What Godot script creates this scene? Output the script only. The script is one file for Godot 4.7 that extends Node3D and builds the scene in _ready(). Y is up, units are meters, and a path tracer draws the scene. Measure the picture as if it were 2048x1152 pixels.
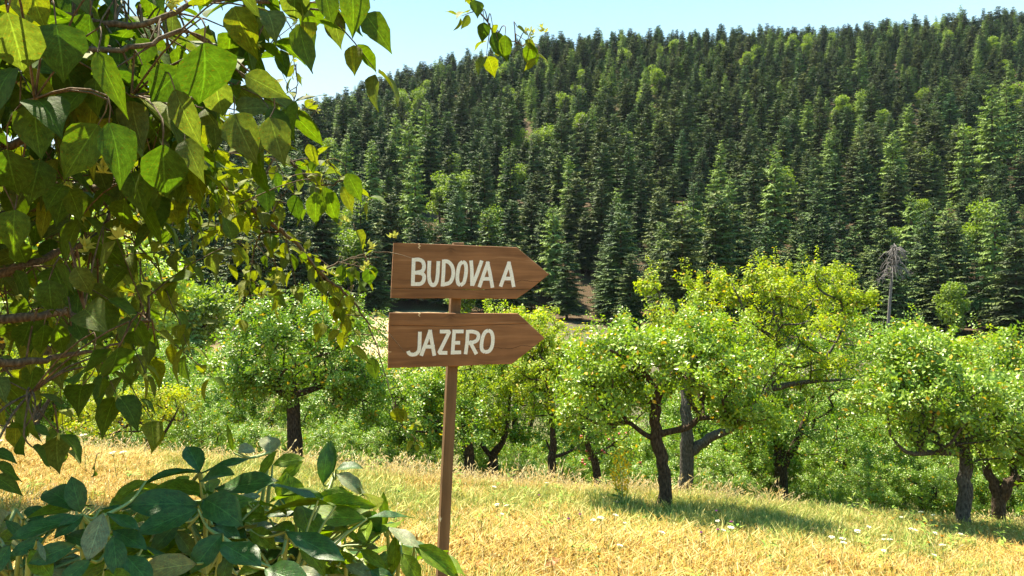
extends Node3D
# Orchard meadow with a wooden arrow signpost, overhanging shrub and a forested hill.

const EYE := 1.6
const LENS := 1490.0
var rng := RandomNumberGenerator.new()
var taken := {}
var lumps := FastNoiseLite.new()
var M := {}

# ---------------------------------------------------------------- small helpers
class Soup:
	var v := PackedVector3Array()
	var n := PackedVector3Array()
	var c := PackedColorArray()
	var uv := PackedVector2Array()
	var i := PackedInt32Array()
	func add(o: Soup, t: Transform3D, tint := Color.WHITE) -> void:
		var first := v.size()
		v.append_array(t * o.v)
		if tint == Color.WHITE:
			c.append_array(o.c)
		else:
			for k in o.c:
				c.append(k * tint)
		for k in o.i:
			i.append(first + k)
	func mesh(m: Material) -> ArrayMesh:
		var a := []
		a.resize(Mesh.ARRAY_MAX)
		a[Mesh.ARRAY_VERTEX] = v
		if n.size() == v.size():
			a[Mesh.ARRAY_NORMAL] = n
		if c.size() == v.size():
			a[Mesh.ARRAY_COLOR] = c
		if uv.size() == v.size():
			a[Mesh.ARRAY_TEX_UV] = uv
		a[Mesh.ARRAY_INDEX] = i
		var out := ArrayMesh.new()
		out.add_surface_from_arrays(Mesh.PRIMITIVE_TRIANGLES, a)
		out.surface_set_material(0, m)
		return out

func at(px: float, py: float, d: float) -> Vector3:
	return Vector3((px - 1024.0) / LENS * d, EYE - (py - 576.0) / LENS * d, -d)

func numbered(called: String) -> String:
	var k: int = taken.get(called, -1) + 1
	taken[called] = k
	return called if k == 0 else "%s_%03d" % [called, k]

func thing(called: String, label: String, category: String, where := Vector3.ZERO, group := "") -> Node3D:
	var o := Node3D.new()
	o.name = numbered(called)
	add_child(o)
	o.position = where
	tag(o, label, category, group)
	return o

func tag(o: Node, label: String, category: String, group := "", kind := "") -> void:
	o.set_meta("label", label)
	o.set_meta("category", category)
	if group:
		o.set_meta("group", group)
	if kind:
		o.set_meta("kind", kind)

func part(called: String, mesh: Mesh, parent: Node, m: Material = null) -> MeshInstance3D:
	var o := MeshInstance3D.new()
	o.name = numbered(called) if parent == self else called
	o.mesh = mesh
	if m:
		o.material_override = m
	parent.add_child(o, true)
	return o

func copy_of(o: Node3D, where: Vector3, turn: float, size: Vector3, label: String, group := "") -> Node3D:
	var r: Node3D = o.duplicate()
	r.name = numbered(String(o.name).trim_suffix("_" + String(o.name).get_slice("_", String(o.name).get_slice_count("_") - 1)) if String(o.name).right(3).is_valid_int() else String(o.name))
	add_child(r)
	r.position = where
	r.rotation = Vector3(0, turn, 0)
	r.scale = size
	r.set_meta("label", label)
	if group:
		r.set_meta("group", group)
	elif r.has_meta("group"):
		r.remove_meta("group")
	return r

func rnd(a: float, b: float) -> float:
	return rng.randf_range(a, b)

func rnd_dir() -> Vector3:
	var z := rnd(-1, 1)
	var a := rnd(0, TAU)
	var s := sqrt(1.0 - z * z)
	return Vector3(s * cos(a), z, s * sin(a))

func lin(r: float, g: float, b: float) -> Color:
	return Color(r, g, b).linear_to_srgb()

func frame(along: Vector3, face: Vector3) -> Basis:
	# z runs along the leaf, y is its face
	var z := along.normalized()
	var x := face.cross(z)
	if x.length() < 0.001:
		x = Vector3(0.3, 0.2, 0.9).cross(z)
	x = x.normalized()
	return Basis(x, z.cross(x), z)

# a tapered tube along points; smooth round it
func tube(s: Soup, pts: PackedVector3Array, radii: PackedFloat32Array, sides := 6, cap := true) -> void:
	var prev := Vector3.ZERO
	var first := s.v.size()
	var side := Vector3.ZERO
	var count := pts.size()
	for k in count:
		var dir := (pts[mini(k + 1, count - 1)] - pts[maxi(k - 1, 0)]).normalized()
		if side == Vector3.ZERO:
			side = dir.cross(Vector3.UP if absf(dir.y) < 0.9 else Vector3.RIGHT).normalized()
		side = (side - dir * side.dot(dir)).normalized()
		var other := dir.cross(side)
		for j in sides:
			var a := TAU * j / sides
			var o := side * cos(a) + other * sin(a)
			s.v.append(pts[k] + o * radii[k])
			s.n.append(o)
			s.uv.append(Vector2(float(j) / sides, k))
	for k in count - 1:
		for j in sides:
			var p := first + k * sides + j
			var q := first + k * sides + (j + 1) % sides
			s.i.append_array(PackedInt32Array([p, p + sides, q, q, p + sides, q + sides]))
	if cap:
		var top := s.v.size()
		s.v.append(pts[count - 1] + (pts[count - 1] - pts[count - 2]).normalized() * radii[count - 1] * 0.6)
		s.n.append((pts[count - 1] - pts[count - 2]).normalized())
		s.uv.append(Vector2.ZERO)
		for j in sides:
			s.i.append_array(PackedInt32Array([first + (count - 1) * sides + j, top, first + (count - 1) * sides + (j + 1) % sides]))

# smooth curve through control points
func curve(pts: Array, steps: int) -> PackedVector3Array:
	var out := PackedVector3Array()
	for k in pts.size() - 1:
		var a: Vector3 = pts[k]
		var b: Vector3 = pts[k + 1]
		var before: Vector3 = pts[k - 1] if k > 0 else a * 2.0 - b
		var after: Vector3 = pts[k + 2] if k + 2 < pts.size() else b * 2.0 - a
		for j in steps:
			out.append(a.cubic_interpolate(b, before, after, float(j) / steps))
	out.append(pts[-1])
	return out

func spread(values: Array, steps: int) -> PackedFloat32Array:
	var out := PackedFloat32Array()
	for k in values.size() - 1:
		for j in steps:
			out.append(lerpf(values[k], values[k + 1], float(j) / steps))
	out.append(values[-1])
	return out

func column(x: float, d: float) -> String:
	var px := x / d * LENS + 1024.0
	for q in [[140, "by the left edge"], [420, "behind the low yellowish plum tree"], [780, "behind the round apple tree"], [905, "just left of the post"], [1140, "just right of the post"], [1290, "left of the bent-trunked apple tree"], [1450, "behind the bent-trunked apple tree"], [1780, "behind the largest fruit tree"]]:
		if px < q[0]:
			return q[1]
	return "behind the thick-trunked apple tree"

func height_of(p: Vector3, tall: float) -> String:
	var py := 576.0 - (p.y + tall - EYE) / -p.z * LENS
	return "near the ridge" if py < 130.0 else "on the upper slope" if py < 240.0 else "on the middle slope" if py < 350.0 else "at the foot of the hill"

func across_of(p: Vector3) -> String:
	var px := p.x / -p.z * LENS + 1024.0
	return "behind the shrub" if px < 600.0 else "above the round apple tree" if px < 780.0 else "above the signpost" if px < 1100.0 else "above the bent-trunked apple tree" if px < 1420.0 else "above the largest fruit tree" if px < 1760.0 else "toward the right edge"

# ---------------------------------------------------------------- terrain
func knots(t: Array, x: float) -> float:
	if x <= t[0][0]:
		return t[0][1]
	for k in t.size() - 1:
		if x < t[k + 1][0]:
			var f: float = (x - t[k][0]) / (t[k + 1][0] - t[k][0])
			return lerpf(t[k][1], t[k + 1][1], f * f * (3.0 - 2.0 * f) * 0.5 + f * 0.5)
	return t[-1][1]

const RIDGE := [[-380.0, 9.0], [-235.0, 23.0], [-163.0, 45.0], [-95.0, 71.0], [-28.0, 94.0], [17.0, 105.0], [107.0, 112.0], [230.0, 119.0], [380.0, 124.0]]
const VALLEY := [[14.0, -3.6], [18.0, -4.9], [24.0, -6.2], [34.0, -7.6], [50.0, -8.0], [68.0, -6.4], [104.0, -2.4], [118.0, -1.6], [130.0, -1.2]]

func ground_at(x: float, d: float) -> float:
	var slope := -0.154 * clampf(d, -60, 40) - 0.083 * clampf(x, -45, 45)
	slope += lumps.get_noise_2d(x * 4.0, d * 4.0) * 0.10
	var low := knots(VALLEY, d) - lerpf(0.083, 0.03, smoothstep(20.0, 50.0, d)) * clampf(x, -60, 60) + lumps.get_noise_2d(x * 0.6, d * 0.6) * 0.7
	var h := lerpf(slope, low, smoothstep(12.8, 20.0, d))
	if d > 112.0:
		var t := (d - 112.0) / 226.0
		var rise := t if t < 0.88 else 0.88 + 0.12 * sin(minf((t - 0.88) / 0.12, 4.0) * 0.9)
		h += (knots(RIDGE, x) + 1.5) * rise + lumps.get_noise_2d(x * 0.22, d * 0.22) * 5.0 * smoothstep(0.0, 0.3, t)
	return h

func on_ground(px: float, d: float) -> Vector3:
	var x := (px - 1024.0) / LENS * d
	return Vector3(x, ground_at(x, d), -d)

# where the line of sight through a picture point meets the ground raised by lift
func meet(px: float, py: float, lift: float) -> Vector3:
	var d := 60.0
	while d < 520.0:
		var p := at(px, py, d)
		if p.y < ground_at(p.x, d) + lift:
			return Vector3(p.x, ground_at(p.x, d), -d)
		d += 1.0
	return Vector3(0, -9999, 0)

func build_terrain() -> void:
	var s := Soup.new()
	var xs := PackedFloat32Array()
	var ds := PackedFloat32Array()
	for k in 141:
		var u := (k - 70) / 70.0
		xs.append(34.0 * u + 866.0 * u * u * u * absf(u))
	for k in 171:
		var u := k / 170.0
		ds.append(-70.0 + 110.0 * u + 860.0 * pow(u, 3.2) if u > 0.0 else -400.0)
	for d in ds:
		for x in xs:
			s.v.append(Vector3(x, ground_at(x, d), -d))
			var c := Color(0.30, 0.19, 0.055)
			var g := lumps.get_noise_2d(x * 2.2 + 90.0, d * 2.2)
			c = c.lerp(Color(0.24, 0.22, 0.06), clampf(g * 1.5 + smoothstep(9.0, 17.0, d) * 0.55, 0, 0.8))
			c = c.lerp(Color(0.17, 0.17, 0.06), smoothstep(15.5, 18.0, d))
			var edge := forest_edge(x)
			var pale := smoothstep(54.0, 58.0, d) * (1.0 - smoothstep(edge - 3.0, edge, d)) * (1.0 - smoothstep(-9.0, -6.0, x)) * smoothstep(-38.0, -34.0, x)
			c = c.lerp(Color(0.62, 0.47, 0.27), pale)
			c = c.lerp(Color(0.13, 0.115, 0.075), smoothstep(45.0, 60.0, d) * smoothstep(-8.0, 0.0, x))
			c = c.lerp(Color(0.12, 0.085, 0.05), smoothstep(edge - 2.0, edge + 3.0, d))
			s.c.append(c)
	var w := xs.size()
	for r in ds.size() - 1:
		for k in w - 1:
			var p := r * w + k
			s.i.append_array(PackedInt32Array([p, p + w, p + 1, p + 1, p + w, p + w + 1]))
	for k in s.v.size():
		var x := s.v[k].x
		var d := -s.v[k].z
		var e := 0.25 if d < 40.0 else 2.0
		s.n.append(Vector3(ground_at(x - e, d) - ground_at(x + e, d), 2.0 * e, ground_at(x, d + e) - ground_at(x, d - e)).normalized())
	var o := part("ground", s.mesh(M.soil), self)
	o.set_meta("kind", "structure")

# ---------------------------------------------------------------- materials
func noise_texture(freq: float, lo: float, hi: float, seed_: int, fractal := 5) -> NoiseTexture2D:
	var t := NoiseTexture2D.new()
	var f := FastNoiseLite.new()
	f.seed = seed_
	f.frequency = freq
	f.fractal_octaves = fractal
	t.noise = f
	t.width = 512
	t.height = 512
	t.seamless = true
	var g := Gradient.new()
	g.set_color(0, Color(lo, lo, lo))
	g.set_color(1, Color(hi, hi, hi))
	t.color_ramp = g
	return t

func wood_image(w: int, h: int, seed_: int, grain: float) -> Array:
	var f := FastNoiseLite.new()
	f.seed = seed_
	f.frequency = 0.01
	f.fractal_octaves = 4
	var col := Image.create(w, h, false, Image.FORMAT_RGB8)
	var hgt := Image.create(w, h, false, Image.FORMAT_RGB8)
	var knot := Vector2(w * 0.37, h * 0.17)
	for y in h:
		for x in w:
			var p := Vector2(x, y)
			var warp := f.get_noise_2d(x * 0.25, y * 0.8) * 16.0
			var near := exp(-pow((p - knot).length() / 13.0, 2.0))
			var yy := y + warp + near * 10.0
			var bands := f.get_noise_2d(x * 0.10 + 700.0, yy * 2.6 * grain)
			var fine := f.get_noise_2d(x * 0.5, yy * 9.0 * grain)
			var wide := f.get_noise_2d(x * 0.6 + 300.0, y * 0.7 + 400.0)
			var v := 0.60 + 0.34 * bands + 0.14 * fine + 0.22 * wide - 0.35 * near
			v = clampf(v, 0.0, 1.0)
			var a := Color(0.075, 0.034, 0.015)
			var b := Color(0.33, 0.158, 0.070)
			var c := a.lerp(b, v)
			if bands > 0.34 and fine > 0.0:
				c = c.lerp(Color(0.36, 0.20, 0.10), (bands - 0.34) * 2.0)
			var chip := (p - Vector2(121.0 + 2.0 * sin(y * 0.6), 24.0)) / Vector2(3.2, 11.0)
			if chip.length() < 1.0 or ((p - Vector2(10.0, 157.0)) / Vector2(12.0, 1.6)).length() < 1.0:
				c = Color(0.62, 0.45, 0.27)
			var crack := y - (150.0 + f.get_noise_2d(x * 0.8, 3.0) * 12.0)
			if absf(crack) < 0.9 and x > 300:
				c = c * 0.3
			col.set_pixel(x, y, c.linear_to_srgb())
			var e := clampf(0.5 + 0.5 * fine + 0.25 * bands - 0.3 * near, 0, 1)
			hgt.set_pixel(x, y, Color(e, e, e))
	return [ImageTexture.create_from_image(col), ImageTexture.create_from_image(hgt)]

func leaf_image(pairs: int, arch: float, seed_: int) -> ImageTexture:
	var w := 96
	var h := 192
	var f := FastNoiseLite.new()
	f.seed = seed_
	f.frequency = 0.035
	f.fractal_octaves = 4
	var im := Image.create(w, h, false, Image.FORMAT_RGB8)
	for y in h:
		for x in w:
			var t := float(y) / h
			var u := absf(x / (w - 1.0) * 2.0 - 1.0)
			var v := 0.70 + 0.16 * f.get_noise_2d(x, y) + 0.10 * f.get_noise_2d(x * 5.0, y * 5.0)
			var vein := exp(-pow(u / 0.035, 2.0)) * 0.9
			var q := (t - 0.06 - u * arch - 0.10 * u * u) * pairs / 0.72
			var near := absf(q - roundf(q)) / pairs
			if roundf(q) >= 0 and roundf(q) < pairs:
				vein = maxf(vein, exp(-pow(near / 0.012, 2.0)) * 0.55 * (1.0 - u * 0.6))
			v = clampf(v + vein * 0.30, 0.0, 1.0)
			var c := Color(v, clampf(v * 0.98 + vein * 0.02, 0, 1), clampf(v * 0.95 + vein * 0.05, 0, 1))
			var spot := f.get_noise_2d(x * 3.0 + 500.0, y * 3.0)
			if spot > 0.42:
				c = c.lerp(Color(1.0, 0.62, 0.45), clampf((spot - 0.42) * 8.0, 0, 0.8))
			im.set_pixel(x, y, c)
	return ImageTexture.create_from_image(im)

func foliage_mat(called: String, rough: float, through: float, tint: Color, spec := 0.5) -> StandardMaterial3D:
	var m := StandardMaterial3D.new()
	m.resource_name = called
	m.vertex_color_use_as_albedo = true
	m.roughness = rough
	m.metallic_specular = spec
	m.cull_mode = BaseMaterial3D.CULL_DISABLED
	if through > 0.0:
		m.backlight_enabled = true
		m.backlight = Color(tint.r * through, tint.g * through, tint.b * through).linear_to_srgb()
	return m

func leaf_mat(called: String, c: Color, tex: Texture2D, rough: float, through: float, tint: Color, spec := 0.5) -> StandardMaterial3D:
	var m := foliage_mat(called, rough, through, tint, spec)
	m.vertex_color_use_as_albedo = false
	m.albedo_color = c.linear_to_srgb()
	m.albedo_texture = tex
	m.heightmap_enabled = true
	m.heightmap_texture = tex
	m.heightmap_scale = 0.10
	m.heightmap_flip_texture = true
	return m

func build_materials() -> void:
	var m := StandardMaterial3D.new()
	m.vertex_color_use_as_albedo = true
	m.roughness = 0.95
	m.metallic_specular = 0.2
	m.albedo_texture = noise_texture(0.02, 0.55, 1.0, 3)
	m.uv1_triplanar = true
	m.uv1_world_triplanar = true
	m.uv1_scale = Vector3.ONE * 0.45
	m.heightmap_enabled = true
	m.heightmap_texture = m.albedo_texture
	m.heightmap_scale = 4.0
	M.soil = m
	for spec in [["bark", Color(0.14, 0.10, 0.068), 2.2], ["grey_bark", Color(0.18, 0.16, 0.13), 2.2], ["twig", Color(0.23, 0.165, 0.10), 14.0], ["dead_wood", Color(0.36, 0.33, 0.31), 3.0]]:
		m = StandardMaterial3D.new()
		m.resource_name = spec[0]
		m.albedo_color = spec[1].linear_to_srgb()
		m.albedo_texture = noise_texture(0.025, 0.35, 1.0, 11)
		m.roughness = 0.9
		m.metallic_specular = 0.25
		m.uv1_triplanar = true
		m.uv1_scale = Vector3(1.0, 0.35, 1.0) * spec[2]
		m.heightmap_enabled = true
		m.heightmap_texture = m.albedo_texture
		m.heightmap_scale = 3.0 if spec[2] < 5.0 else 0.2
		M[spec[0]] = m
	var wood := wood_image(640, 224, 5, 1.0)
	m = StandardMaterial3D.new()
	m.albedo_texture = wood[0]
	m.heightmap_enabled = true
	m.heightmap_texture = wood[1]
	m.heightmap_scale = 0.05
	m.roughness = 0.72
	m.metallic_specular = 0.3
	M.plank = m
	wood = wood_image(512, 96, 23, 0.8)
	m = m.duplicate()
	m.albedo_texture = wood[0]
	m.heightmap_texture = wood[1]
	m.albedo_color = Color(0.86, 0.95, 1.0)
	M.post = m
	m = StandardMaterial3D.new()
	m.albedo_color = lin(0.90, 0.88, 0.80)
	m.albedo_texture = noise_texture(0.03, 0.88, 1.0, 8)
	m.uv1_triplanar = true
	m.uv1_scale = Vector3.ONE * 9.0
	m.roughness = 0.6
	M.paint = m
	M.conifer = foliage_mat("needles", 0.65, 0.2, Color(1.0, 1.0, 0.35), 0.3)
	M.larch = foliage_mat("soft_needles", 0.7, 0.5, Color(0.9, 1.0, 0.4), 0.3)
	M.apple = foliage_mat("apple_leaves", 0.38, 0.8, Color(0.95, 1.0, 0.25), 0.5)
	M.cherry = foliage_mat("cherry_leaves", 0.5, 0.95, Color(1.0, 1.0, 0.22), 0.4)
	M.grass = foliage_mat("grass_blades", 0.7, 0.6, Color(1.0, 0.95, 0.6), 0.3)
	M.petal = foliage_mat("petals", 0.7, 0.5, Color(1, 1, 1), 0.3)
	var veins := leaf_image(5, 0.55, 4)
	var veins2 := leaf_image(6, 0.45, 9)
	M.shrub = [
		leaf_mat("shrub_leaf", Color(0.16, 0.29, 0.028), veins, 0.62, 1.0, Color(0.95, 1.0, 0.16), 0.3),
		leaf_mat("shrub_leaf_deep", Color(0.105, 0.215, 0.028), veins, 0.62, 0.9, Color(0.9, 1.0, 0.18), 0.3),
		leaf_mat("shrub_leaf_young_sunlit", Color(0.32, 0.42, 0.035), veins, 0.62, 1.0, Color(1.0, 1.0, 0.16), 0.3),  # young leaves, and sunlight painted into the leaves of the far branches
		leaf_mat("shrub_leaf_pale", Color(0.20, 0.29, 0.07), veins, 0.62, 1.0, Color(0.95, 1.0, 0.25), 0.3),
	]
	M.broad = [
		leaf_mat("broad_leaf", Color(0.085, 0.22, 0.045), veins2, 0.45, 0.7, Color(0.85, 1.0, 0.10), 0.42),
		leaf_mat("broad_leaf_fresh_sunlit", Color(0.26, 0.44, 0.035), veins2, 0.5, 1.0, Color(0.95, 1.0, 0.12), 0.3),  # fresh green, with the sunlight on the front plants painted in
		leaf_mat("broad_leaf_pale", Color(0.34, 0.42, 0.20), veins2, 0.5, 0.7, Color(0.95, 1.0, 0.3)),
		leaf_mat("broad_leaf_yellow", Color(0.36, 0.38, 0.09), veins2, 0.5, 0.7, Color(1.0, 0.95, 0.2)),
	]
	M.dry_leaf = leaf_mat("dry_leaf", Color(0.55, 0.22, 0.04), veins2, 0.7, 0.6, Color(1.0, 0.75, 0.3))

# ---------------------------------------------------------------- leaves
func flat_leaf(s: Soup, base: Vector3, b: Basis, long: float, wide: float, fold: float, droop: float, c: Color) -> void:
	var k := s.v.size()
	var mid := base + b.z * long * 0.48 - b.y * droop * long * 0.22
	s.v.append(base)
	s.v.append(mid + b.x * wide * 0.5 + b.y * fold * wide)
	s.v.append(mid)
	s.v.append(mid - b.x * wide * 0.5 + b.y * fold * wide)
	s.v.append(base + b.z * long - b.y * droop * long)
	for j in 5:
		s.c.append(c)
	s.i.append_array(PackedInt32Array([k, k + 1, k + 2, k + 1, k + 4, k + 2, k, k + 2, k + 3, k + 2, k + 4, k + 3]))

# a shaped leaf one unit long: z along, y its face, with a folded midrib, a bent blade and an uneven edge
func shaped_leaf(profile: Array, wide: float, fold: float, bend: float, wave: float, seed_: int) -> ArrayMesh:
	var r := RandomNumberGenerator.new()
	r.seed = seed_
	var s := Soup.new()
	var rows := 10
	var twist := r.randf_range(-0.25, 0.25)
	for k in rows + 1:
		var t := float(k) / rows
		var f := t * (profile.size() - 1)
		var j := mini(int(f), profile.size() - 2)
		var half: float = maxf(0.0, cubic_interpolate(profile[j], profile[j + 1], profile[maxi(j - 1, 0)], profile[mini(j + 2, profile.size() - 1)], f - j)) * wide * 0.5
		for q in [-1.0, -0.5, 0.0, 0.5, 1.0]:
			var edge := 1.0 + (r.randf_range(-0.06, 0.06) if absf(q) > 0.9 else 0.0)
			var x: float = q * half * edge
			var y: float = absf(x) * fold - bend * t * t + sin(t * 9.0 + q * 2.0 + seed_) * wave * absf(q) + x * twist * t
			s.v.append(Vector3(x, y, t))
			s.uv.append(Vector2(0.5 + q * 0.48, t))
	for k in rows:
		for q in 4:
			var p := k * 5 + q
			s.i.append_array(PackedInt32Array([p, p + 1, p + 5, p + 1, p + 6, p + 5]))
	var n := PackedVector3Array()
	n.resize(s.v.size())
	for k in range(0, s.i.size(), 3):
		var a := s.v[s.i[k]]
		var fn := (s.v[s.i[k + 2]] - a).cross(s.v[s.i[k + 1]] - a)
		for j in 3:
			n[s.i[k + j]] += fn
	for k in n.size():
		n[k] = n[k].normalized()
	s.n = n
	return s.mesh(null)

func shoot(kind: String, seed_: int) -> Soup:
	var r := RandomNumberGenerator.new()
	r.seed = seed_
	var s := Soup.new()
	var count := 10 if kind == "apple" else 9
	var tall := 0.22 if kind == "apple" else 0.15
	for k in count:
		var t := (k + 0.5) / count
		var a := k * 2.4 + r.randf_range(-0.3, 0.3)
		var out := Vector3(cos(a), 0, sin(a))
		var lift: float
		if kind == "apple":
			lift = r.randf_range(-0.25, 0.35) + t * 0.75
		else:
			lift = r.randf_range(-0.9, -0.1) + t * 0.5
		var dir := (out + Vector3.UP * lift).normalized()
		var face: Vector3 = (Vector3.UP - dir * dir.y + Vector3(r.randf_range(-0.4, 0.4), 0, r.randf_range(-0.4, 0.4))).normalized()
		var long := r.randf_range(0.055, 0.085) if kind == "apple" else r.randf_range(0.06, 0.095)
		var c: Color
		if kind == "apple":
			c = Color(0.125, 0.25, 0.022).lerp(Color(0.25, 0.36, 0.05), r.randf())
		else:
			c = Color(0.22, 0.33, 0.02).lerp(Color(0.36, 0.42, 0.03), r.randf())
		if r.randf() < 0.004:
			c = Color(0.50, 0.33, 0.03)
		flat_leaf(s, Vector3(0, t * tall, 0) + out * 0.02, frame(dir, face), long, long * (0.62 if kind == "apple" else 0.5), r.randf_range(0.02, 0.18), r.randf_range(0.0, 0.3), c)
	return s

var shoots := {}

# ---------------------------------------------------------------- broadleaf trees
# trunk and limbs: lists of [local point, radius]; lobes: [centre, radii, points]
func broad_tree(called: String, label: String, category: String, where: Vector3, spec: Dictionary, group := "") -> Node3D:
	rng.seed = spec.seed
	var root := thing(called, label, category, where, group)
	var pos: Array[Vector3] = []
	var up: PackedInt32Array = []
	var far: PackedFloat32Array = []
	var tops: Array[int] = []
	var s := Soup.new()
	var kind: String = spec.get("kind", "apple")
	var limbs: Array = spec.limbs
	for l in limbs.size():
		var pts := []
		var rad := []
		for q in limbs[l]:
			pts.append(q[0])
			rad.append(q[1])
		var steps := 4
		var line := curve(pts, steps)
		var rr := spread(rad, steps)
		for k in line.size():
			rr[k] *= rnd(0.92, 1.08)
			line[k] += Vector3(rnd(-1, 1), 0, rnd(-1, 1)) * rr[k] * 0.22
		if l == 0:
			rr[0] *= 1.35
			line[0].y -= 0.12
		tube(s, line, rr, 9)
		for k in range(0 if l > 0 else line.size() / 2, line.size()):
			pos.append(line[k])
			up.append(-1)
			far.append(line[k].length())
	var roots := pos.size()
	var goals: Array[Vector3] = []
	var airy: float = spec.get("gaps", 0.16)
	var parts: Array = []
	for lobe in spec.lobes:
		var many_: int = lobe[2]
		parts.append([lobe[0], lobe[1] * 0.92, int(many_ * 0.62)])
		var bumps := 4 if many_ < 120 else 8
		for k in bumps:
			var dir := rnd_dir()
			dir.y = dir.y * 0.8 - 0.05
			parts.append([lobe[0] + dir * lobe[1] * rnd(0.75, 1.05), lobe[1] * rnd(0.25, 0.45), int(many_ * 0.5 / bumps)])
	for lobe in parts:
		var made := 0
		var tries := 0
		while made < lobe[2] and tries < 5000:
			tries += 1
			var dir := rnd_dir()
			var p: Vector3 = lobe[0] + dir * lobe[1] * pow(rng.randf(), 0.36) * (1.0 + 0.35 * lumps.get_noise_3dv(dir * 60.0 + lobe[0] * 11.0 + Vector3.ONE * spec.seed))
			if airy > 0.0 and lumps.get_noise_3dv(p * 45.0 + Vector3.ONE * spec.seed * 3.0) < airy - 0.35:
				continue
			goals.append(p)
			made += 1
	var hub: Vector3 = pos[roots - 1] if limbs.size() == 1 else pos[pos.size() / 2]
	goals.sort_custom(func(a, b): return a.distance_squared_to(hub) < b.distance_squared_to(hub))
	var ends: PackedInt32Array = []
	for g in goals:
		var best := 0
		var cost := 1e9
		for k in pos.size():
			var c := pos[k].distance_to(g) + far[k] * 0.18
			if c < cost:
				cost = c
				best = k
		var from := pos[best]
		var gap := from.distance_to(g)
		var n := maxi(1, int(gap / 0.32))
		var last := best
		var sag := Vector3(rnd(-1, 1), rnd(-0.9, 0.5), rnd(-1, 1)) * gap * 0.13
		for k in n:
			var t := (k + 1.0) / n
			var p := from.lerp(g, t) + sag * sin(t * PI) + rnd_dir() * 0.025
			pos.append(p)
			up.append(last)
			far.append(far[last] + gap / n)
			last = pos.size() - 1
		ends.append(last)
	var burden := PackedFloat32Array()
	burden.resize(pos.size())
	for e in ends:
		var k := e
		while k >= 0:
			burden[k] += 1.0
			k = up[k]
	var thin: float = spec.get("twig", 0.0045)
	for k in range(roots, pos.size()):
		var r1 := thin * pow(burden[k], 0.48)
		var p := up[k]
		var r0 := thin * pow(burden[k] + 1.0, 0.48) if p < roots else minf(thin * pow(burden[p], 0.48), r1 * 1.6)
		tube(s, PackedVector3Array([pos[p], pos[k]]), PackedFloat32Array([r0, r1]), 4 if burden[k] < 12 else 6, false)
	part("trunk", s.mesh(M[spec.get("bark", "bark")]), root)
	var crown := Soup.new()
	var per: int = spec.get("per", 3)
	var size: float = spec.get("leaf", 1.0)
	var tint: Color = spec.get("tint", Color.WHITE)
	var mid: Vector3 = spec.lobes[0][0]
	var bare: float = spec.get("bare", 0.0)
	for e in ends:
		if rng.randf() < bare:
			continue
		var p := pos[e]
		for k in per:
			var q := p.lerp(pos[up[e]], rng.randf() * 0.9) + rnd_dir() * 0.07 * size
			var grow := ((p - mid).normalized() * 0.6 + Vector3.UP * rnd(0.2, 1.1) + rnd_dir() * 0.7).normalized()
			var b := frame(rnd_dir(), grow)
			var z := size * rnd(0.75, 1.25)
			var t := tint * rnd(0.88, 1.12)
			t.a = 1.0
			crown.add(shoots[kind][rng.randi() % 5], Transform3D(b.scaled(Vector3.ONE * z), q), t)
	var spikes: int = spec.get("spikes", 0)
	var high := 0
	for k in ends.size() * 6:
		if high >= spikes:
			break
		var e := ends[rng.randi() % ends.size()]
		var q := pos[e]
		if q.y < mid.y + spec.lobes[0][1].y * 0.35:
			continue
		high += 1
		var way := (Vector3.UP + Vector3(rnd(-0.4, 0.4), 0, rnd(-0.4, 0.4))).normalized()
		for j in 5:
			crown.add(shoots[kind][rng.randi() % 5], Transform3D(frame(rnd_dir(), way).scaled(Vector3.ONE * size * (1.05 - 0.1 * j)), q), tint)
			q += way * 0.12 * size
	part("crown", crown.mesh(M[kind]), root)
	return root

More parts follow.
